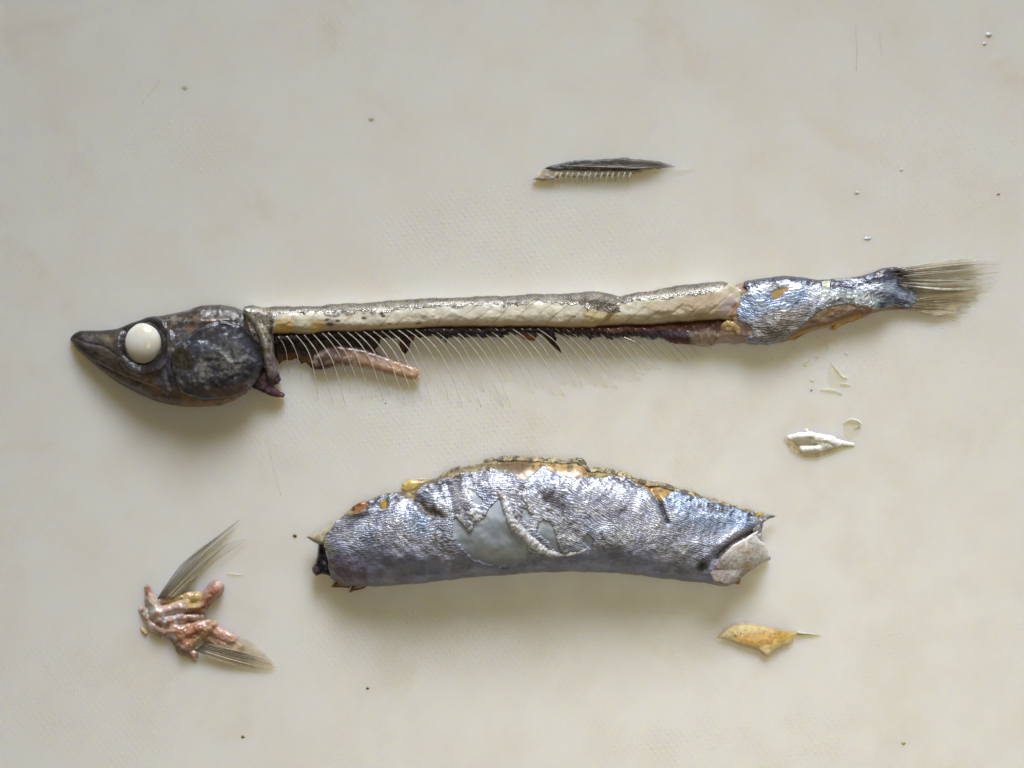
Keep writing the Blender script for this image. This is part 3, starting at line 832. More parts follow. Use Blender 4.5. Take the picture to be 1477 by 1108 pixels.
loft('tail_flesh', TL, 340, 80, M_flesh, fish, tl_paint, tl_disp, nb=12, sm=5, pw=.8)
TS = [(1074,407),(1102,400),(1132,396),(1153,398),(1179,403),(1200,400),(1244,395),(1262,390),(1280,383),(1292,382),(1305,388),(1322,400),(1324,436),(1308,444),(1290,441),(1262,446),(1246,441),(1226,438),(1204,440),(1182,449),(1166,461),(1146,479),(1120,495),(1086,499),(1078,493),(1074,488),(1086,484),(1084,474),(1076,468),(1066,462),(1062,452),(1061,440),(1068,428),(1080,421),(1072,415)]
TH1 = [(1112,430),(1113,421),(1122,416),(1137,412),(1135,421),(1125,428),(1117,433)]
TH2 = [(1185,406),(1199,405),(1197,419),(1186,420)]
def ts_sd(X, Y):
    d = sdf(TS, X, Y)
    d = np.minimum(d, -sdf(TH1, X, Y)); d = np.minimum(d, -sdf(TH2, X, Y))
    return d + (fbm(X * .2, Y * .2, 3, 6) - .5) * (2.6 + 14 * sstep(1295, 1320, X))
def ts_paint(X, Y, H):
    p = Paint(X, Y, (208, 214, 228), .38, .36, 1)
    p.poly([(1060,425),(1110,422),(1165,415),(1160,440),(1110,455),(1070,462),(1058,450)], (172, 192, 226), 8, .8, 5)
    p.poly([(1180,425),(1200,416),(1240,414),(1250,428),(1220,438),(1190,440)], (224, 236, 244), 5, .95, 3, rough=.2, bump=.3)
    p.poly([(1100,450),(1170,440),(1150,475),(1120,494),(1085,494),(1090,472)], (172, 164, 160), 8, .9, 5, met=.4, rough=.4)
    top = np.interp(X, [1060, 1076, 1102, 1132, 1153, 1179, 1200, 1224, 1244, 1262, 1291, 1320], [424, 418, 414, 408, 411, 414, 414, 416, 413, 408, 402, 404])
    w = sstep(4, -3, Y - top + (fbm(X * .1, Y * .1, 3, 8) - .5) * 8)
    p.mix(w * .95, (58, 58, 70), met=.3, rough=.3, bump=.35)
    p.line([(1080,420),(1100,414),(1116,412),(1136,407)], 1.6, (226, 226, 232), 3, .8, 2)
    p.line([(1204,404),(1226,402),(1244,408),(1262,414)], .9, (190, 188, 196), 1.5, .7, 1)
    p.mix(sstep(1230, 1285, X) * .5, (96, 110, 142), bump=.4)
    p.noise((206, 222, 240), .08, .12, .5, .62, .9, 27, mask=sstep(1245, 1260, X) * sstep(402, 412, Y) * (1 - sstep(1300, 1318, X)), rough=.2)
    p.noise((44, 50, 74), .07, .14, .48, .70, .7, 33, mask=sstep(1240, 1262, X))
    p.line([(1180,448),(1195,438),(1212,434),(1232,432)], 2, (70, 60, 58), 3, .7, 2)
    p.poly([(1256,380),(1306,380),(1310,396),(1268,400)], (78, 68, 58), 7, .75, 9)
    p.spot(1296, 406, 5, 18, (70, 76, 82), .6, .1)
    p.noise((150, 142, 134), .08, .1, .55, .65, .6, 19, mask=sstep(440, 460, Y))
    return p
def tl_flow(V):
    x, y = V[:, 0], V[:, 1]
    return np.stack([x, y - .10 * (x - 1060) + 5 * np.sin(x * .05) + (fbm(x * .03, y * .03, 2, 91) - .5) * 16, V[:, 2] * 0], 1)
shell('tail_skin', TL, 420, 110, M_silver2, fish, ts_paint, ts_sd, 1.6, tl_disp, flow=tl_flow, sm=5, pw=.8)
def stump_paint(X, Y, H):
    p = Paint(X, Y, (168, 136, 96), 0, .28, .5)
    p.mix(sstep(474, 490, Y), (186, 164, 164)); p.line([(1044,466),(1060,468),(1085,478)], 2, (200, 176, 110), 4, .7, 2)
    p.mix(sstep(1062, 1085, X) * .7, (146, 108, 76))
    p.mix(sstep(1045, 1030, X) * .7, (196, 150, 128))
    return p
flake('cut_stump', [(1026,499),(1032,485),(1040,468),(1048,461),(1062,464),(1080,470),(1090,480),(1086,494),(1060,497),(1044,494)], lambda X, Y: 33 - (Y - 462) * .45, M_fat, fish, stump_paint, 20, 1, 14, jag=1.5, lump=2.5)
def fat_edge(X, Y, H):
    return Paint(X, Y, (212, 168, 74), 0, .25, .4).noise((190, 160, 110), .1, .1, .45, .6, .7, 4)
flake('belly_fat', [(1132,492),(1152,484),(1176,474),(1205,466),(1240,452),(1262,449),(1246,458),(1232,463),(1218,468),(1204,476),(1196,476),(1204,470),(1186,473),(1160,482),(1146,491)], lambda X, Y: 9 + 0 * X, M_fat, fish, fat_edge, 5, 1, 3, jag=1.2)

# ---- tail fin: web with a fan of rays
tf_poly = [(1306,386),(1330,381),(1383,374),(1408,373),(1396,377),(1414,379),(1400,384),(1424,387),(1404,391),(1420,397),(1402,399),(1422,406),(1404,408),(1418,414),(1410,418),(1424,422),(1406,427),(1412,434),(1394,437),(1402,444),(1380,446),(1388,454),(1366,454),(1350,456),(1322,449),(1316,430),(1318,408)]
def tf_paint(X, Y, H):
    p = Paint(X, Y, (198, 186, 156), 0, .35, .5)
    p.mix(sstep(1340, 1306, X) * .7, (84, 74, 60)); p.al = 1 - .85 * sstep(1345, 1436, p.X); p.mix(sstep(1380, 1440, X) * .6, (212, 208, 190)); p.poly([(1330,436),(1380,414),(1430,414),(1420,440),(1370,445)], (186, 168, 124), 6, .8, 3)
    return p
def tf_h(X, Y): return 8 - np.clip((X - 1310) / 130, 0, 1) * 6 + 1.2 * np.sin((Y - 380) * .18)
tail_fin = flake('tail_fin', tf_poly, tf_h, M_web2, fish, tf_paint, .8, 1.2, 1.5, jag=1.5, jsc=.12)
def ray(parent, x0, y0, x1, y1, h0, h1, c, bend=0, r0=1.0, r1=.35, mat=None, n=14, wob=.6):
    pts = []; m = 7; nx, ny = -(y1 - y0), (x1 - x0); L = math.hypot(nx, ny) + 1e-6
    for q in range(m):
        t = q / (m - 1); b = bend * math.sin(math.pi * t) + random.uniform(-wob, wob) * t
        pts.append((x0 + (x1 - x0) * t + nx / L * b, y0 + (y1 - y0) * t + ny / L * b, h0 + (h1 - h0) * t, r0 + (r1 - r0) * t))
    def rp(X, Y, H):
        p = Paint(X, Y, c, 0, .35, .3)
        u = np.clip(np.hypot(p.X - x0, p.Y - y0) / L, 0, 1)
        p.mix(sstep(.22, 0, u) * .8, (74, 64, 54)); p.al = .9 - .7 * sstep(.5, 1, u)
        return p
    return strand('fin_ray', pts, mat or M_rayf, parent, rp, n, 5)
for k in range(20):                      # upper lobe
    t = k / 19
    c = random.choice([(222, 214, 190), (196, 184, 156), (160, 146, 120), (240, 238, 226), (214, 206, 184)])
    ray(tail_fin, 1286 + random.uniform(-4, 14) + 14 * t, 389 + 24 * t, 1440 + random.uniform(-24, 12) - 8 * t, 373 + 43 * t + random.uniform(-4, 4), 16, 2, c, -3 + 7 * t + random.uniform(-2, 2), random.uniform(.6, 1.1), .3, wob=1.2)
for k in range(15):                      # lower lobe
    t = k / 14
    c = random.choice([(206, 192, 150), (186, 170, 130), (156, 140, 108), (226, 218, 194)])
    ray(tail_fin, 1308 - 2 * t, 430 + 15 * t, 1422 - 34 * t + random.uniform(-20, 10), 417 + 46 * t + random.uniform(-4, 4), 9, 2, c, -7 + 7 * t + random.uniform(-2, 2), random.uniform(.6, 1.0), .3, wob=1.2)

# ================================================================ THE SILVER BODY SECTION
body = root('headless_fish', 780, 800, 'thick headless silver-skinned fish body section with torn skin, lying under the long frame', 'fish body')
BT = [(463,767),(474,756),(494,746),(506,733),(521,725),(533,721),(547,714),(567,711),(578,709),(590,707),(600,702),(610,696),(633,689),(647,680),(665,675),(685,672),(698,666),(714,661.5),(730,660),(754,660),(771,662),(789,663),(806,664),(830,664),(842,668),(849,676),(861,677),(884,679),(906,685),(916,690),(936,697),(960,700),(981,706),(1007,714),(1037,724),(1068,734),(1086,739),(1096,748),(1099,757)]
BB = [(480,832),(490,842),(538,845),(586,841),(640,836),(700,829),(760,825),(825,822),(890,825),(930,829),(961,833),(998,838),(1024,840),(1045,845),(1062,838),(1078,824),(1092,812)]
bx = np.array(BT); bb = np.array(BB)
FB = []
nst = 70
for k in range(nst):
    u = k / (nst - 1)
    xt = 463 + (1099 - 463) * u
    xb = 478 + (1096 - 478) * u
    yt = np.interp(xt, bx[:, 0], bx[:, 1]); yb = np.interp(xb, bb[:, 0], bb[:, 1])
    hc = float(np.interp(u, [0, .04, .15, .4, .7, .9, .96, 1], [36, 50, 68, 78, 72, 54, 44, 30]))
    FB.append((xt, yt, xb, yb, hc, hc * .32))
def crease(X, Y, line, w, a, m=30): return a * np.exp(-(ldist(line, X, Y, m) / w) ** 2)
SK = [(463,768),(476,757),(496,748),(520,741),(530,735),(531,725),(545,717),(560,712),(572,713),(582,716),(594,722),(601,708),(620,699),(640,692),(660,686),(682,681),(706,676),(724,679),(744,686),(757,694),(766,688),(775,678),(784,672),(795,680),(815,688),(850,689),(865,690),(886,687),(902,688),(916,698),(930,703),(940,714),(952,722),(961,718),(968,710),(978,707),(988,707),(1002,716),(1025,724),(1060,734),(1088,743),(1112,750),(1112,900),(470,900),(472,815),(474,800),(468,784)]
H1 = [(653.6,749),(657,745),(665,756),(676,769),(683,764),(685,754),(698,747.5),(707,731),(720,718),(728,734),(733,747),(743,762),(759,773),(760,788),(761,806),(746,814),(727,817),(706,815),(681,806),(671,796),(665,788),(657,780),(652,764)]
H2 = [(673,705),(681,709),(690,715),(698,722),(691,730),(682,722)]
H3 = [(752,729),(760,737),(764,747),(761,756),(752,748)]
H4 = [(776,754),(784,751),(798,757),(802,773),(806,793),(797,792),(789,781),(774,768)]
H5 = [(840,774),(848,770),(857,779),(851,791),(842,783)]
H6 = [(548,724),(555,720),(559,725),(556,734),(550,736),(546,732)]
HOLES = [H1, H2, H3, H4, H5, H6]
def fb_disp(X, Y, U, V):
    d = (fbm(X * .02, Y * .03, 3, 51) - .5) * 7 + (fbm(X * .07, Y * .07, 4, 53) - .5) * 4 + (fbm(X * .25, Y * .25, 3, 55) - .5) * 1.2
    d = d - crease(X, Y, [(940,705),(950,722),(957,738),(963,754)], 4.5, 6)
    d = d + crease(X, Y, [(930,715),(942,732),(952,750)], 7, 3)
    d = d - crease(X, Y, [(1092,764),(1070,775),(1052,786),(1034,804),(1016,818)], 6, 8)
    d = d + crease(X, Y, [(1085,760),(1060,770),(1040,785)], 6, 3)
    d = d - crease(X, Y, [(594,712),(606,728),(618,740),(634,744)], 7, 5)
    d = d - crease(X, Y, [(645,700),(650,720),(654,738)], 5, 3)
    d = d + crease(X, Y, [(664,690),(672,715),(678,740)], 7, 3)
    d = d + crease(X, Y, [(612,705),(626,722)], 8, 3)
    return d
def flesh_disp(X, Y, U, V):
    return fb_disp(X, Y, U, V) - (fbm(X * .25, Y * .25, 3, 55) - .5) * 1.2 - (fbm(X * .07, Y * .07, 4, 53) - .5) * 2
def fb_paint(X, Y, H):
    p = Paint(X, Y, (172, 182, 196), 0, .34, .15)
    p.noise((200, 207, 220), .02, .03, .42, .66, .7, 3)
    p.mix(sstep(795, 818, Y) * .6, (136, 140, 154))
    top = np.interp(X, bx[:, 0], bx[:, 1])
    p.mix(sstep(42, 30, Y - top), (150, 132, 92)); 
    m = sstep(42, 26, Y - top)
    p.noise((84, 72, 48), .16, .2, .46, .60, .85, 7, mask=m)
    p.noise((196, 176, 128), .1, .14, .55, .64, .6, 11, mask=m)
    p.poly([(505,735),(525,724),(532,722),(528,735),(512,742)], (160, 106, 62), 3, .9, 2)
    p.poly([(544,738),(548,720),(562,718),(560,736)], (176, 138, 44), 2, .9)
    p.poly([(718,672),(730,660),(775,662),(766,690),(750,690),(735,682)], (110, 88, 58), 4, .9, 3)
    p.line([(752,690),(765,678),(778,668)], 4, (190, 152, 98), 4, .7, 2)
    p.poly([(784,668),(815,668),(840,674),(850,688),(812,687),(792,679)], (196, 160, 102), 3, .9, 3)
    p.line([(788,672),(800,680),(818,686),(846,687)], 1.3, (236, 214, 160), 1.5, .9, .8)
    p.poly([(856,678),(884,676),(906,684),(900,688),(865,690)], (168, 148, 96), 3, .9, 2)
    p.poly([(905,688),(938,698),(960,704),(972,706),(955,722),(938,712),(915,698)], (190, 150, 84), 3, .85, 3)
    p.noise((120, 96, 54), .14, .2, .5, .64, .5, 77, mask=m)
    p.poly([(985,704),(1040,722),(1030,726),(1000,716)], (222, 206, 150), 3, .9, 2)
    p.poly([(1082,736),(1100,740),(1100,750),(1088,748)], (222, 202, 84), 2, .9, 2)
    p.noise((74, 62, 42), .2, .24, .54, .62, .65, 57, mask=m)
    p.line([(x, y + 1.5) for x, y in BT[3:]], 2.2, (96, 86, 66), 3, .75, 2.5, .15)
    return p
loft('flesh', FB, 640, 130, tissue('grey_flesh', sss=.25, coat=.25, scale=.05, var=.06, bumpd=.4), body, fb_paint, flesh_disp, nb=20, sm=5, jag=1.3, jsc=.07, seed=2)

def sk_sd(X, Y):
    d = sdf(SK, X, Y, 60)
    for h in HOLES: d = np.minimum(d, -sdf(h, X, Y))
    return d + (fbm(X * .16, Y * .16, 4, 61) - .5) * 5
def flow(V):
    x, y = V[:, 0], V[:, 1]
    # the rows run slightly uphill on the left, level in the middle, downhill on the right
    f = np.where(x < 640, -.16 * (x - 640), 0) + .0 * x
    r = np.clip(x - 690, 0, 190); f = f + r * r / 380 * .62 + np.clip(x - 880, 0, 999) * .60
    f = f * np.interp(y, [680, 760, 830], [1.0, .85, .45])
    w = (fbm(x * .02, y * .02, 2, 71) - .5) * 26 + (fbm(x * .07, y * .07, 2, 73) - .5) * 5
    return np.stack([x + (fbm(x * .04, y * .04, 2, 75) - .5) * 20, y - f + w, 0 * x], 1)
def sk_paint(X, Y, H):
    p = Paint(X, Y, (206, 208, 224), .36, .40, 1)
    p.noise((160, 162, 180), .03, .05, .45, .65, .6, 3)
    p.noise((232, 236, 244), .05, .06, .56, .68, .6, 9, rough=.32)
    # bluish right half
    p.poly([(955,715),(985,706),(1090,742),(1085,762),(1040,768),(985,760)], (176, 194, 222), 10, .75, 6, .05)
    p.poly([(590,740),(625,738),(632,765),(600,775)], (170, 192, 222), 8, .6, 5)
    # smooth grey belly below
    bl = np.interp(X, [460, 500, 560, 660, 760, 860, 930, 1000, 1100], [796, 806, 798, 802, 806, 796, 806, 822, 840]) + (fbm(X * .05, X * 0, 3, 4) - .5) * 8
    w = sstep(-26, 12, Y - bl + (fbm(X * .1, Y * .1, 4, 14) - .5) * 12)
    p.mix(w, (160, 164, 194), met=.15, rough=.38, bump=.08)
    p.noise((150, 140, 152), .03, .04, .5, .66, .3, 41, mask=w)
    p.noise((160, 160, 176), .12, .3, .6, .7, .5, 44, mask=w)
    # pigment, then dark crease lines and a pale ridge line
    top = np.interp(X, bx[:, 0], bx[:, 1])
    p.noise((44, 38, 36), .16, .2, .50, .60, .85, 18, mask=sstep(34, 8, Y - top), met=.1)
    p.poly([(592,714),(604,712),(618,726),(640,738),(642,748),(622,754),(606,744),(598,728)], (70, 54, 42), 4, .85, 8, .14, met=.1, rough=.5)
    p.noise((130, 100, 58), .18, .18, .55, .65, .7, 22, mask=sstep(0, 6, sdf([(600,715),(642,735),(642,750),(606,745)], X, Y)), met=.1)
    p.poly([(776,698),(792,706),(812,716),(812,735),(790,732),(776,715)], (60, 46, 46), 5, .75, 9, .18, met=.15)
    p.spot(812, 716, 8, 6, (40, 34, 34), .8, .3, met=.1)
    p.spot(752, 704, 9, 8, (96, 88, 88), .8, .3, met=.2)
    p.poly([(500,742),(530,737),(540,742),(520,748),(500,752)], (40, 34, 32), 4, .8, 4, met=.1)
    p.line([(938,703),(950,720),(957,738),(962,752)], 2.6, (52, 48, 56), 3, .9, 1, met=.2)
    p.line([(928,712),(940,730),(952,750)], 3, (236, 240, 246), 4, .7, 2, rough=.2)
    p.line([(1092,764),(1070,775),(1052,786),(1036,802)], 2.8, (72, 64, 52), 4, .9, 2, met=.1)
    p.spot(1013, 818, 13, 11, (46, 40, 42), .9, .3, met=.05)
    # pinkish flap past the fold
    p.poly([(1094,766),(1116,780),(1120,815),(1085,826),(1062,850),(1030,842),(1026,822),(1040,802),(1056,786)], (204, 190, 182), 4, .85, 3, met=.25, rough=.4, bump=.7)
    p.noise((214, 178, 152), .05, .05, .45, .6, .6, 46, mask=sstep(0, 6, sdf([(1080,772),(1116,780),(1120,815),(1060,820),(1050,795)], X, Y)), met=.1)
    p.poly([(1085,806),(1112,800),(1110,820),(1078,824)], (216, 186, 138), 3, .8, 2, met=.05)
    p.line([(464,769),(474,786),(480,806),(481,826)], 2.5, (196, 186, 164), 3, .7, 1, met=.1)
    p.poly([(470,806),(500,800),(530,815),(535,850),(480,850)], (122, 104, 112), 8, .6, 5, met=.15)
    return p
shell('skin', FB, 900, 240, M_silver, body, sk_paint, sk_sd, 2.0, fb_disp, flow=flow, sm=5, jag=1.3, jsc=.07, seed=2, th0=.004, th1=.996)

# hanging point of torn skin over the bare flesh
def hf(X, Y): return 66 - np.abs(Y - 755) * .08 + 0 * X
def sk_flap_paint(X, Y, H):
    return Paint(X, Y, (206, 208, 214), .55, .3, 1).noise((110, 108, 112), .15, .15, .5, .6, .7, 4)
# rolled ridge of skin across the bare flesh
def body_h(x, y):
    xs = np.array([s[0] * .5 + s[2] * .5 for s in FB]); yt = np.array([s[1] for s in FB]); yb = np.array([s[3] for s in FB]); hc = np.array([s[4] for s in FB]); he = np.array([s[5] for s in FB])
    a, b, c, e = (np.interp(x, xs, q) for q in (yt, yb, hc, he))
    cs = np.clip(1 - 2 * (y - a) / (b - a), -1, 1)
    return e + (c - e) * np.sqrt(1 - cs * cs)
def roll_paint(X, Y, H):
    p = Paint(X, Y, (232, 234, 242), .15, .36, 1)
    p.noise((166, 156, 150), .1, .1, .52, .64, .6, 5); p.noise((236, 240, 244), .2, .12, .55, .65, .7, 9, rough=.2)
    p.mix(sstep(726, 706, Y) * .5, (110, 92, 84))
    return p
pts = [(712,708,3),(722,712,5),(729,722,7.5),(733,738,8),(740,754,8.5),(752,768,8.5),(766,780,9),(778,790,9),(792,797,7.5),(808,799,5),(828,798,4.2),(846,793,3)]
strand('rolled_skin', [(x, y, float(body_h(x, y)) + r * .2, r * .82) for x, y, r in pts], M_skin, body, roll_paint, 220, 26, .6, .35, seed=6, groove=.04)
tri = [(657,744),(666,740),(690,748),(684,754),(683,764),(677,770),(668,758)]
flake('torn_skin_point', tri, lambda X, Y: body_h(X, Y) + 3.2, M_skin, body, sk_flap_paint, 1.6, .7, 2, jag=1)
flake('torn_skin_point', [(758,706),(764,724),(772,740),(766,744),(756,726),(752,712)], lambda X, Y: body_h(X, Y) + 3.2, M_skin, body, sk_flap_paint, 1.6, .7, 2, jag=1)
# thin clear film strip on the top edge
strand('clear_film', [(588,692,10,.7),(602,690.5,12,.9),(618,691,14,.9),(640,686,16,.6)], M_bone, body, flat_paint((240, 238, 225)), 16, 5)
strand('clear_film', [(935,694,14,.7),(950,694,12,1),(966,698,12,1),(985,704,12,.5)], M_bone, body, flat_paint((240, 238, 225)), 16, 5)

def fat_paint(c, d=(150, 104, 40)):
    return lambda X, Y, H: Paint(X, Y, c, 0, .22, .4).noise(d, .12, .12, .5, .65, .8, 7)
flake('fat_lump', [(577,706),(580,698),(590,692),(604,692),(616,693),(612,700),(602,708),(594,714),(584,712)], lambda X, Y: 24 + 0 * X, M_fat, body, fat_paint((204, 180, 108)), 14, 1, 8, jag=1, lump=1.5)
flake('brown_fat', [(505,738),(509,730),(520,724),(532,722),(534,727),(522,736),(508,744),(500,748)], lambda X, Y: 36 + 0 * X, M_fat, body, fat_paint((176, 118, 76), (70, 44, 30)), 12, 1, 7, jag=1, lump=1.5)
flake('pink_skin_tuft', [(829,664),(832,660),(840,661),(846,668),(846,676),(838,674),(830,670)], lambda X, Y: 26 + 0 * X, M_skin, body, fat_paint((124, 112, 84), (70, 62, 46)), 8, .8, 4, jag=1.6)
flake('dark_back_tuft', [(716,664),(730,659),(752,658),(770,660),(768,670),(745,672),(728,670)], lambda X, Y: 30 + 0 * X, M_back, body, lambda X, Y, H: Paint(X, Y, (84, 72, 52), .1, .45, 1), 8, .8, 4, jag=1.8)
flake('back_edge_skin', [(640,688),(650,679),(668,674),(690,670),(700,666),(704,670),(690,677),(668,682),(652,688)], lambda X, Y: 30 + 0 * X, M_back, body, lambda X, Y, H: Paint(X, Y, (92, 78, 50), .1, .45, 1), 7, .8, 4, jag=1.6)

edge_line = [(x, y - 2.5) for x, y in BT if 612 <= x <= 1090] + [(x, y + 5.5) for x, y in BT[::-1] if 612 <= x <= 1090]
def edge_paint(X, Y, H):
    p = Paint(X, Y, (150, 136, 98), .05, .4, 1)
    p.noise((206, 188, 140), .09, .12, .5, .6, .7, 4); p.noise((72, 62, 44), .17, .2, .50, .60, .85, 6)
    p.al = sstep(-.5, 2.5, sdf(edge_line, p.X, p.Y, 6) + 1) * (.55 + .45 * sstep(.4, .5, fbm(p.X * .1, p.Y * .1, 3, 8)))
    return p
flake('torn_back_edge', edge_line, lambda X, Y: body_h(X, np.interp(X, bx[:, 0], bx[:, 1]) + 4) + 2 - np.clip(np.interp(X, bx[:, 0], bx[:, 1]) + 4 - Y, 0, 9) * 1.2, M_dff, body, edge_paint, 3, .7, 2.5, jag=6.5, jsc=.11, lump=1.8, lsc=.16)

# open cut end on the left
def horn_paint(X, Y, H):
    p = Paint(X, Y, (188, 180, 156), 0, .3, .5)
    p.mix(sstep(452, 443, X), (150, 104, 72)); p.line([(444,778),(456,784),(462,786)], 2, (110, 76, 54), 3, .8)
    return p
flake('cut_edge', [(441.5,775),(450,772),(461,767.5),(472,758),(484,752),(480,775),(480,790),(468,786),(458,785),(450,781)], lambda X, Y: 34 - np.clip(462 - X, 0, 30) * .5, M_fat, body, horn_paint, 12, .9, 7, jag=.8)
def cav_paint(X, Y, H):
    p = Paint(X, Y, (26, 22, 26), 0, .18, .7)
    p.noise((52, 48, 62), .1, .1, .5, .62, .7, 5); p.spot(468, 812, 4, 4, (120, 128, 150), .7, .2)
    p.spot(453, 823, 10, 9, (96, 74, 82), .85, .5)
    return p
flake('cavity_shade_slab', [(459,783),(470,782),(482,792),(488,812),(486,834),(478,831),(464,828),(456,831),(451,826),(449,819),(455,813),(458,801)], lambda X, Y: 25 + 0 * X, M_dark, body, cav_paint, 20, .9, 8, jag=.8, lump=2)  # solid near-black slab standing in for the shade of the open hollow
def amber(X, Y, H):
    return Paint(X, Y, (128, 88, 44), 0, .22, .4).noise((86, 58, 32), .15, .15, .5, .65, .8, 7)
flake('amber_tab', [(477,847),(486,838),(494,834),(508,842),(504,848),(494,848)], lambda X, Y: 9 + 0 * X, M_fat, body, amber, 5, .8, 3, jag=.6)
flake('amber_tab', [(503,855),(508,846),(514,840),(532,844),(524,850),(512,852)], lambda X, Y: 9 + 0 * X, M_fat, body, amber, 5, .8, 3, jag=.6)
flake('amber_tab', [(1055,842),(1057,832),(1064,829),(1069,834),(1067,843)], lambda X, Y: 14 + 0 * X, M_fat, body, fat_paint((196, 142, 48)), 8, .7, 4, jag=.5)
# ragged right end
def end_paint(X, Y, H):
    p = Paint(X, Y, (234, 228, 222), .1, .32, .8)
    p.noise((232, 230, 226), .15, .15, .5, .6, .7, 5); p.noise((200, 184, 174), .12, .12, .55, .65, .6, 8)
    p.mix(sstep(808, 816, Y) * sstep(1060, 1080, X) * .7, (220, 188, 134)); p.noise((250, 250, 252), .2, .3, .52, .62, .6, 51, met=.3, rough=.22); p.spot(1076, 795, 24, 16, (220, 190, 168), .5, .1); p.mix(sstep(1062, 1036, X) * .8, (176, 166, 168)); p.mix(sstep(812, 836, Y) * .7, (158, 142, 138)); p.noise((130, 122, 122), .3, .3, .60, .70, .4, 31)
    return p
def end_h(X, Y):
    return body_h(np.minimum(X, 1074), np.clip(Y, 770, 822)) + 3.5 - np.clip(X - 1078, 0, 40) * .45
flake('folded_skin_flap', [(1094,765),(1091,773),(1097,780),(1104,786),(1108,795),(1113,803),(1111,808),(1104,811),(1096,815),(1086,821),(1070,823),(1066,830),(1060,838),(1052,845),(1040,844),(1027,838),(1024,828),(1034,812),(1046,797),(1058,786),(1074,777)], end_h, M_soft, body, end_paint, 5, .8, 6, jag=1.8, lump=1.1, lsc=.10)
flake('ragged_flesh_end', [(1090,778),(1106,790),(1110,800),(1110,806),(1102,810),(1092,817),(1082,822),(1068,824),(1060,815),(1070,785),(1080,775)], lambda X, Y: 26 - (X - 1060) * .2, M_fat, body, end_paint, 18, .8, 9, jag=1.6, lump=1.8, lsc=.2)
def tip_paint(X, Y, H):
    p = Paint(X, Y, (150, 148, 150), .4, .3, 1)
    p.noise((214, 214, 216), .3, .3, .5, .6, .8, 5); p.spot(1095, 742, 9, 5, (222, 198, 86), .9, .4); p.noise((80, 70, 52), .3, .3, .56, .66, .8, 9)
    return p
flake('pointed_skin_tip', [(1080,737),(1092,738),(1104,741),(1121,744.5),(1110,749),(1102,753),(1096,757),(1098,764),(1090,772),(1080,760)], lambda X, Y: body_h(np.minimum(X, 1084), np.clip(Y, 748, 800)) + 1 - np.clip(X - 1086, 0, 40) * .5, M_skin, body, tip_paint, 6, .7, 5, jag=1.0)

# ================================================================ SMALL FINS AND SCRAPS
# dark dorsal fin above the frame
df = root('dorsal_fin', 870, 245, 'small dark cut-off fin with a fringe of pale nubs, lying alone above the long frame', 'fin')
def dfp(X, Y, H):
    p = Paint(X, Y, (70, 70, 74), .1, .38, .8)
    p.al = 1 - .85 * sstep(935, 976, p.X) - .5 * sstep(233, 228, p.Y) * sstep(850, 880, p.X)
    p.mix(sstep(850, 940, X) * sstep(238, 230, Y) * .9, (112, 98, 78)); p.mix(sstep(940, 975, X) * .6, (110, 98, 84))
    p.noise((140, 140, 148), .12, .3, .52, .64, .7, 5, mask=sstep(236, 242, Y), rough=.2)
    return p
flake('fin_web', [(786,243),(794,239),(804,237),(820,232.6),(847,231),(873,229),(900,228),(926,230),(952,233),(968,238),(974,241),(957,243),(935,244),(908,246),(880,247),(850,247),(820,246),(800,247)], lambda X, Y: 9 - np.clip((X - 900) / 75, 0, 1) * 5, M_dff, df, dfp, 5, .9, 4, jag=1.2, lump=1.2)
def dbp(X, Y, H):
    p = Paint(X, Y, (184, 176, 158), 0, .35, .6)
    p.noise((172, 146, 112), .06, .1, .5, .62, .7, 5); p.noise((218, 212, 200), .2, .2, .54, .64, .6, 6); p.mix(sstep(250, 242, Y) * .8, (140, 140, 142))
    return p
flake('fin_base', [(768,259),(776,251),(785,243),(800,241),(830,241),(870,243),(905,244),(930,246),(922,250),(908,252),(880,254),(840,256),(810,255),(796,259),(785,261)], lambda X, Y: 7.5 + 0 * X, M_fat, df, dbp, 6, .9, 4, jag=1)
for k in range(14):
    x = 798 + k * 8.2 + random.uniform(-1, 1)
    strand('fin_nub', [(x + 5, 249, 9, 1.1), (x + 2, 256, 8, 1.4), (x, 264 - k * .2, 4, .8)], M_fat, df, flat_paint((240, 232, 212), 0, .3), 8, 6)
for k in range(5):
    strand('fin_nub', [(790 + k * 2, 252 + k, 7, 1.4), (778 + k, 256 + k, 5, 1.2), (769 + k * 4, 259 + k * .8, 3, .6)], M_fat, df, flat_paint((232, 222, 198), 0, .3), 8, 6)
for k in range(13):
    t = k / 12
    ray(df, 812 + 80 * t, 240 + 2 * t, 880 + 95 * t, 230 + 10 * t + random.uniform(-1, 1), 12, 7, random.choice([(44, 42, 46), (92, 80, 66), (140, 126, 104)]), 2, .8, .4)
strand('fin_ray', [(968, 240, 5, .5), (990, 244, 2, .4), (1002, 243, 1, .3)], M_bone, df, flat_paint((220, 216, 200)), 8, 5)

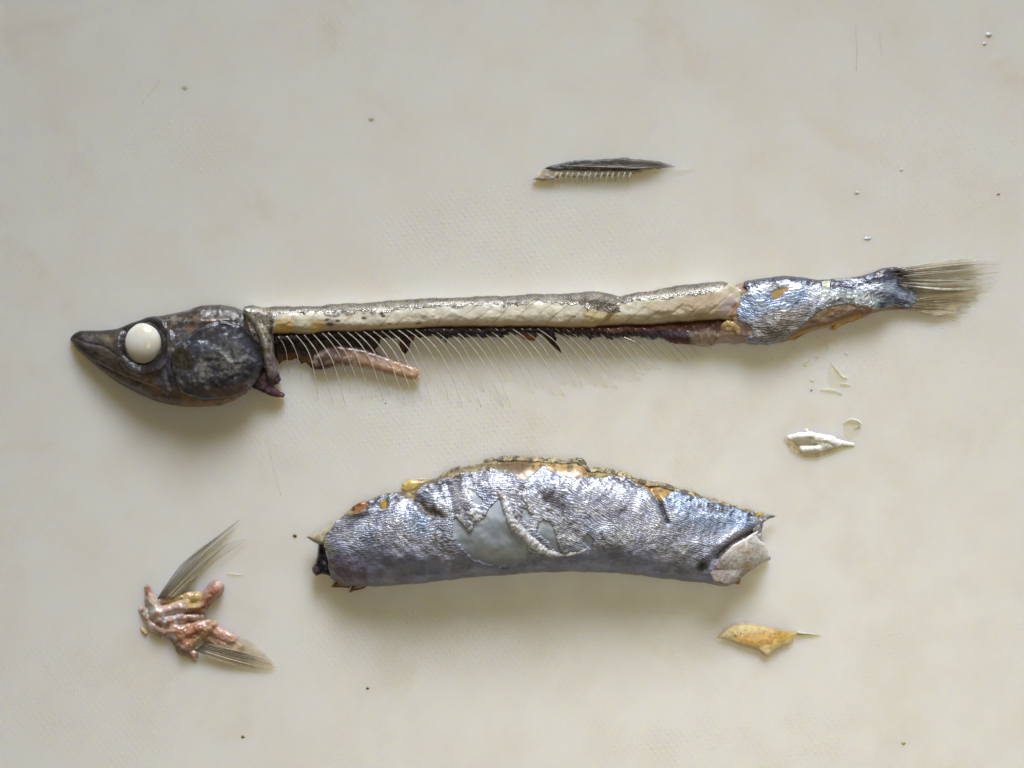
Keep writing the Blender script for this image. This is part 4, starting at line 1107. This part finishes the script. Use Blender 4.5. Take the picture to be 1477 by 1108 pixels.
# pair of pectoral fins with their fleshy base
pf = root('pectoral_fins', 265, 895, 'ragged pair of fanned fins on a pink fleshy base at the lower left', 'fins')
caps = [(212,848,4,5,218,868,7,9),(206,880,6,8,218,900,8,9),(218,866,9,13,228,888,13,18),(228,884,9,17,268,872,8,15),(240,862,9,9,284,862,9,10),(262,880,7,14,292,874,7,14),(290,876,8,13,300,860,9,15),(300,862,10,15,310,850,11,17),(310,851,11,17,314,847,9,15),
        (222,904,9,13,236,912,9,12),(232,896,10,15,262,892,9,14),(258,890,7,12,290,890,6,10),(250,908,12,15,266,930,13,13),(262,912,13,16,300,903,10,12),(270,930,9,9,308,900,6,12),(262,938,7,8,280,944,6,6),(205,908,3,3,210,914,3,3),
        (306,908,8,9,334,922,8,8),(300,920,8,6,345,935,8,5),(276,944,4,5,282,952,3,3)]
def pfp(X, Y, H):
    p = Paint(X, Y, (206, 176, 158), 0, .28, .4)
    p.noise((164, 124, 104), .05, .05, .45, .62, .8, 5)
    p.poly([(238,852),(288,852),(290,872),(262,886),(240,876)], (192, 166, 108), 4, .85, 3)
    p.poly([(228,878),(266,866),(270,878),(238,892)], (206, 176, 174), 3, .85, 3, rough=.18)
    p.poly([(208,862),(226,860),(232,878),(214,890),(204,888)], (196, 190, 178), 4, .7, 4, rough=.18)
    p.poly([(292,872),(300,850),(316,842),(322,852),(314,866),(298,878)], (186, 136, 112), 3, .8, 2); p.spot(316, 842, 8, 7, (226, 206, 192), .6, .2)
    p.line([(256,890),(284,880),(300,874)], 1.5, (130, 74, 48), 3, .8, 1)
    p.poly([(206,894),(220,898),(236,914),(220,916)], (206, 186, 182), 4, .7, 3, rough=.18)
    p.noise((222, 214, 220), .1, .12, .54, .64, .8, 8, mask=sstep(270, 250, X) * sstep(875, 885, Y), rough=.15)
    p.poly([(252,905),(282,900),(292,915),(272,934),(254,926)], (170, 112, 80), 4, .75, 3)
    p.line([(278,930),(296,912),(312,898)], 3, (218, 190, 140), 2.5, .85, 1)
    p.poly([(304,900),(342,914),(344,932),(320,934),(302,918)], (206, 166, 150), 4, .9, 2)
    p.poly([(320,928),(345,922),(352,942),(330,944)], (206, 188, 164), 4, .8, 3)
    p.line([(206,880),(212,862),(214,842)], 1.5, (120, 84, 76), 3, .6, 1)
    p.line([(246,924),(258,938),(276,944)], 3, (110, 66, 64), 4, .7, 2)
    p.poly([(200,905),(211,905),(212,917),(200,917)], (206, 176, 120), 3, .8)
    return p
heap('fleshy_base', caps, (192, 828, 362, 962), M_gut2, pf, pfp, .7, 3.0, 2.2, .13, base=-6, seed=3)
def webp(c): return lambda X, Y, H: Paint(X, Y, c, 0, .4, .4)
up = flake('upper_fin', [(226,866),(236,846),(250,828),(265,812),(284,794),(297,785),(316,771),(332,758),(346,748),(336,762),(326,776),(318,788),(338,780),(356,777),(340,786),(326,797),(312,808),(296,824),(280,842),(262,856),(240,866)], lambda X, Y: 9 - (X - 226) / 130 * 5, M_film, pf, webp((176, 168, 140)), .7, 1, 1.5)
ends = [(297,785),(304,781),(312,775),(320,769),(332,760),(346,750),(338,764),(328,776),(322,784),(316,794),(330,784),(356,778),(310,802),(300,812),(292,822),(284,832),(274,842)]
for k, (ex, ey) in enumerate(ends):
    t = k / (len(ends) - 1)
    bx0, by0 = 227 + 24 * t, 864 - 2 * t
    c = (116, 108, 90) if t < .45 else random.choice([(132, 122, 98), (170, 160, 134)])
    mx, my = bx0 + (ex - bx0) * .55 - 5 + 12 * t, by0 + (ey - by0) * .62
    strand('fin_ray', [(bx0, by0, 10, .8), (mx, my, 8, .55), (ex, ey, 3, .25)], M_ray, up, flat_paint(c, 0, .4), 18, 5)
lo = flake('lower_fin', [(280,934),(300,930),(325,930),(345,918),(362,926),(376,938),(388,950),(398,963),(386,967),(366,965),(345,960),(322,952),(300,944)], lambda X, Y: 7 - (X - 280) / 118 * 4, M_web, pf, webp((206, 188, 156)), .8, 1, 1.5, jag=1.2)
for k in range(16):
    t = k / 15
    ray(lo, 281 + 14 * t, 938 - 10 * t, 385 + random.uniform(-22, 12), 967 - 14 * t + random.uniform(-2, 2), 9, 3, random.choice([(110, 96, 68), (156, 140, 106), (206, 190, 158)]), 4 - 7 * t, .85, .35)
strand('loose_thread', [(328,827,1,.5),(340,828,1.5,.8),(351,829,1,.4)], M_bone, pf, flat_paint((240, 238, 228)), 8, 5)

# white scrap with dotted film
ws = root('white_scrap', 1182, 642, 'small folded white scrap of fin tissue with dark dots, right of the long frame', 'fish scrap')
def wsp(X, Y, H):
    p = Paint(X, Y, (252, 250, 242), 0, .45, .4)
    p.line([(1158,642),(1176,641),(1190,640)], 1.2, (176, 164, 120), 2, .8, 1); p.line([(1165,630),(1180,636),(1196,638)], 1, (206, 196, 160), 2, .6, 1)
    return p
heap('white_fold', [(1140,632,5,4,1154,631,6,7),(1152,630,6,8,1170,629,6,9),(1168,629,6,9,1200,636,7,7),(1172,633,5,7,1192,643,6,6),(1196,637,6,7,1230,642,3,2),(1158,648,6,6,1180,648,6,7),(1180,647,6,7,1210,641,5,5),(1163,620,2,2,1164,621,2,2)],
     (1128, 612, 1238, 662), M_white, ws, wsp, .6, 1.4, 1.8, .16, base=-4, seed=8)
def dotted(X, Y, H):
    p = Paint(X, Y, (214, 196, 140), 0, .3, .3)
    for (x, y) in ((1140,641),(1138,643),(1150,641),(1146,648),(1152,654),(1161,657.5),(1170,658),(1179,657.5),(1189,655),(1145,645)): p.spot(x, y, 1.7, 1.7, (60, 52, 30), .95, .5)
    return p
flake('dotted_film', [(1130,632),(1137,629),(1150,640),(1170,645),(1200,646),(1224,642),(1215,648),(1198,654),(1180,660),(1163,660),(1150,656),(1141,650),(1136,641)], lambda X, Y: 2.6 + 0 * X, M_web, ws, dotted, 1.2, .6, 2, jag=.5)
strand('curled_thread', [(1217,610,1.5,.6),(1226,604.5,2.4,1),(1236,606,2.6,1.2),(1242,612,2,1.4),(1237,616,1.6,.8),(1231,617,1.2,.4)], M_white, ws, flat_paint((240, 238, 222)), 24, 6)
flake('curled_film', [(1216,612),(1226,605),(1238,607),(1241,615),(1238,628),(1228,634),(1218,630)], lambda X, Y: 1.4 + 0 * X, M_film, ws, flat_paint((226, 216, 180)), .8, .8, 2, jag=.6)

# orange scrap
os_ = root('orange_scrap', 1095, 920, 'amber yellow fleshy fin scrap with a thin grey point, lower right of the silver body', 'fish scrap')
OP = [(1030.5,921),(1036.5,914.7),(1045,906),(1057,899),(1076,896.4),(1088,899),(1108,902.5),(1128.6,908),(1149,909.5),(1168,913),(1170,916),(1150,918),(1146,922),(1144,929),(1128,934),(1115,941),(1108,948.5),(1101.6,946),(1093,939),(1081,935),(1065,931),(1054,925),(1045,923)]
def osp(X, Y, H):
    p = Paint(X, Y, (236, 212, 164), 0, .3, .25)
    p.poly([(1060,915),(1085,911),(1120,910),(1142,918),(1122,930),(1095,935),(1066,928)], (212, 158, 52), 8, .85, 4, .08)
    p.poly([(1108,914),(1140,910),(1146,920),(1120,926)], (200, 164, 62), 5, .7, 2)
    p.line(OP[-6:] + OP[:1], 1.5, (170, 126, 60), 3, .6, 1); p.noise((226, 206, 160), .1, .14, .54, .66, .5, 6, mask=sstep(912, 904, Y))
    p.al = sstep(0, 7, sdf(OP, p.X, p.Y) + .6)
    for (x, y) in ((1060,917),(1053,919),(1064,913),(1075,909),(1057,912),(1110,919),(1118,915),(1126,920),(1045,921),(1068,914),(1119,920)): p.spot(x, y, 1.8, 1.5, (96, 66, 24), .8, .4)
    return p
flake('amber_flesh', OP, lambda X, Y: 8 - np.clip((X - 1120) / 50, 0, 1) * 5, M_fatf, os_, osp, 6, .7, 14, jag=1.5, lump=.8, under=.2)
strand('thin_point', [(1150,913,2.5,2.6),(1166,914.5,2,1.6),(1184,916.5,1,.4)], M_ray, os_, flat_paint((206, 202, 182)), 14, 6)

# clear wisps of membrane between the tail and the white scrap
mw = root('membrane_wisps', 1200, 540, 'faint clear wisps of membrane stuck to the board below the silver tail', 'fish scrap')
for L in ([(1198,522),(1208,534),(1214,544),(1223,545)], [(1183,563),(1190,561.5),(1197.5,562),(1208,564),(1214,569)], [(1158,525),(1163,521.5),(1168,519)], [(1168,547),(1174,549.5)],
          [(1174,513),(1181,514)], [(1212,554),(1219,554),(1226,555)], [(1177,485),(1183,487.5)], [(1191,493),(1193,497),(1194,501)], [(1219,508),(1223,511)], [(1182,497),(1184,499)], [(1160,527),(1164,526)]):
    n = len(L)
    strand('wisp', [(x, y, 1.0 + .6 * math.sin(3.1 * i / max(1, n - 1)), .35 + .5 * math.sin(3.1 * (i + .3) / n)) for i, (x, y) in enumerate(L)], M_white, mw, flat_paint((242, 240, 226)), 14, 5, rough=.3, seed=n)
flake('clear_sheet', [(1197,526),(1203,531),(1209,538),(1214,546),(1220,549),(1221,554),(1214,559),(1204,562),(1197,561),(1194,553),(1195,540)], lambda X, Y: 1.0 + 0 * X, M_film, mw, flat_paint((228, 222, 190)), .7, .9, 2, jag=.8)

# crumbs: each its own little lump
def crumb(name, x, y, r, c, label, cat, mat=None, asp=1.3, h=None):
    o = ellipsoid(name, x, y, (h or r * .6) * .4, r * asp, r, (h or r * .6) * .7, mat or M_fat, None, flat_paint(c, 0, .35, .8), 20, 12, lump=.9)
    tag(o, label, cat)
crumb('dark_speck', 425, 773, 2.1, (110, 70, 52), 'reddish brown speck just left of the silver body section', 'speck')
crumb('dark_speck', 530, 993, 1.5, (72, 72, 70), 'tiny dark grey speck at the lower middle of the board', 'speck')
crumb('dark_speck', 350, 1063, 1.8, (120, 104, 82), 'small brown speck near the bottom edge at lower left', 'speck')
crumb('dark_speck', 1440, 280, 1.5, (170, 144, 112), 'faint tan speck near the right edge above the tail fin', 'speck')
crumb('dark_speck', 1170, 563, 1.3, (150, 148, 130), 'tiny grey green speck left of the clear wisps', 'speck')
crumb('dark_speck', 1303, 1072, 2.0, (196, 178, 136), 'pale tan speck at the lower right corner of the board', 'speck')
crumb('dark_speck', 556, 582, .8, (60, 48, 36), 'pinpoint black speck under the ribs', 'speck')
crumb('white_crumb', 1426, 50, 2.8, (240, 240, 236), 'larger white crumb at the upper right corner of the board', 'crumb')
crumb('white_crumb', 1420, 63, 2.0, (240, 240, 236), 'lower smaller white crumb at the upper right corner', 'crumb')
crumb('white_crumb', 1300, 245, 1.6, (236, 236, 230), 'tiniest white crumb, highest above the silver tail', 'crumb')
crumb('white_crumb', 1236, 278, 2.2, (236, 236, 230), 'small white crumb above the tail, lower left of the tiniest one', 'crumb')
crumb('white_crumb', 1251, 344, 2.2, (236, 236, 230), 'small white crumb just above the dark back of the tail', 'crumb', asp=2)
crumb('yellow_speck', 266, 127, 2.4, (232, 218, 176), 'pale yellow speck at the upper left of the board', 'speck', h=.2)
crumb('yellow_speck', 535, 172, 2.6, (226, 214, 182), 'faint tan fleck left of the dark dorsal fin', 'speck', h=.2)

# knife scratches in the board
for L in ([(383,624),(389,650),(395,679),(405,714)], [(175,200),(188,212),(200,225)], [(1234,38),(1236,70),(1235,102)], [(1268,45),(1272,80)], [(590,330),(606,344),(640,352)], [(1290,480),(1330,470),(1362,474)], [(205,150),(222,128),(232,112)]):
    strand('scratch', [(x, y, 0, .3) for x, y in L], M_ray, BOARD, flat_paint((238, 234, 222), 0, .3), 20, 5, flat=.4)
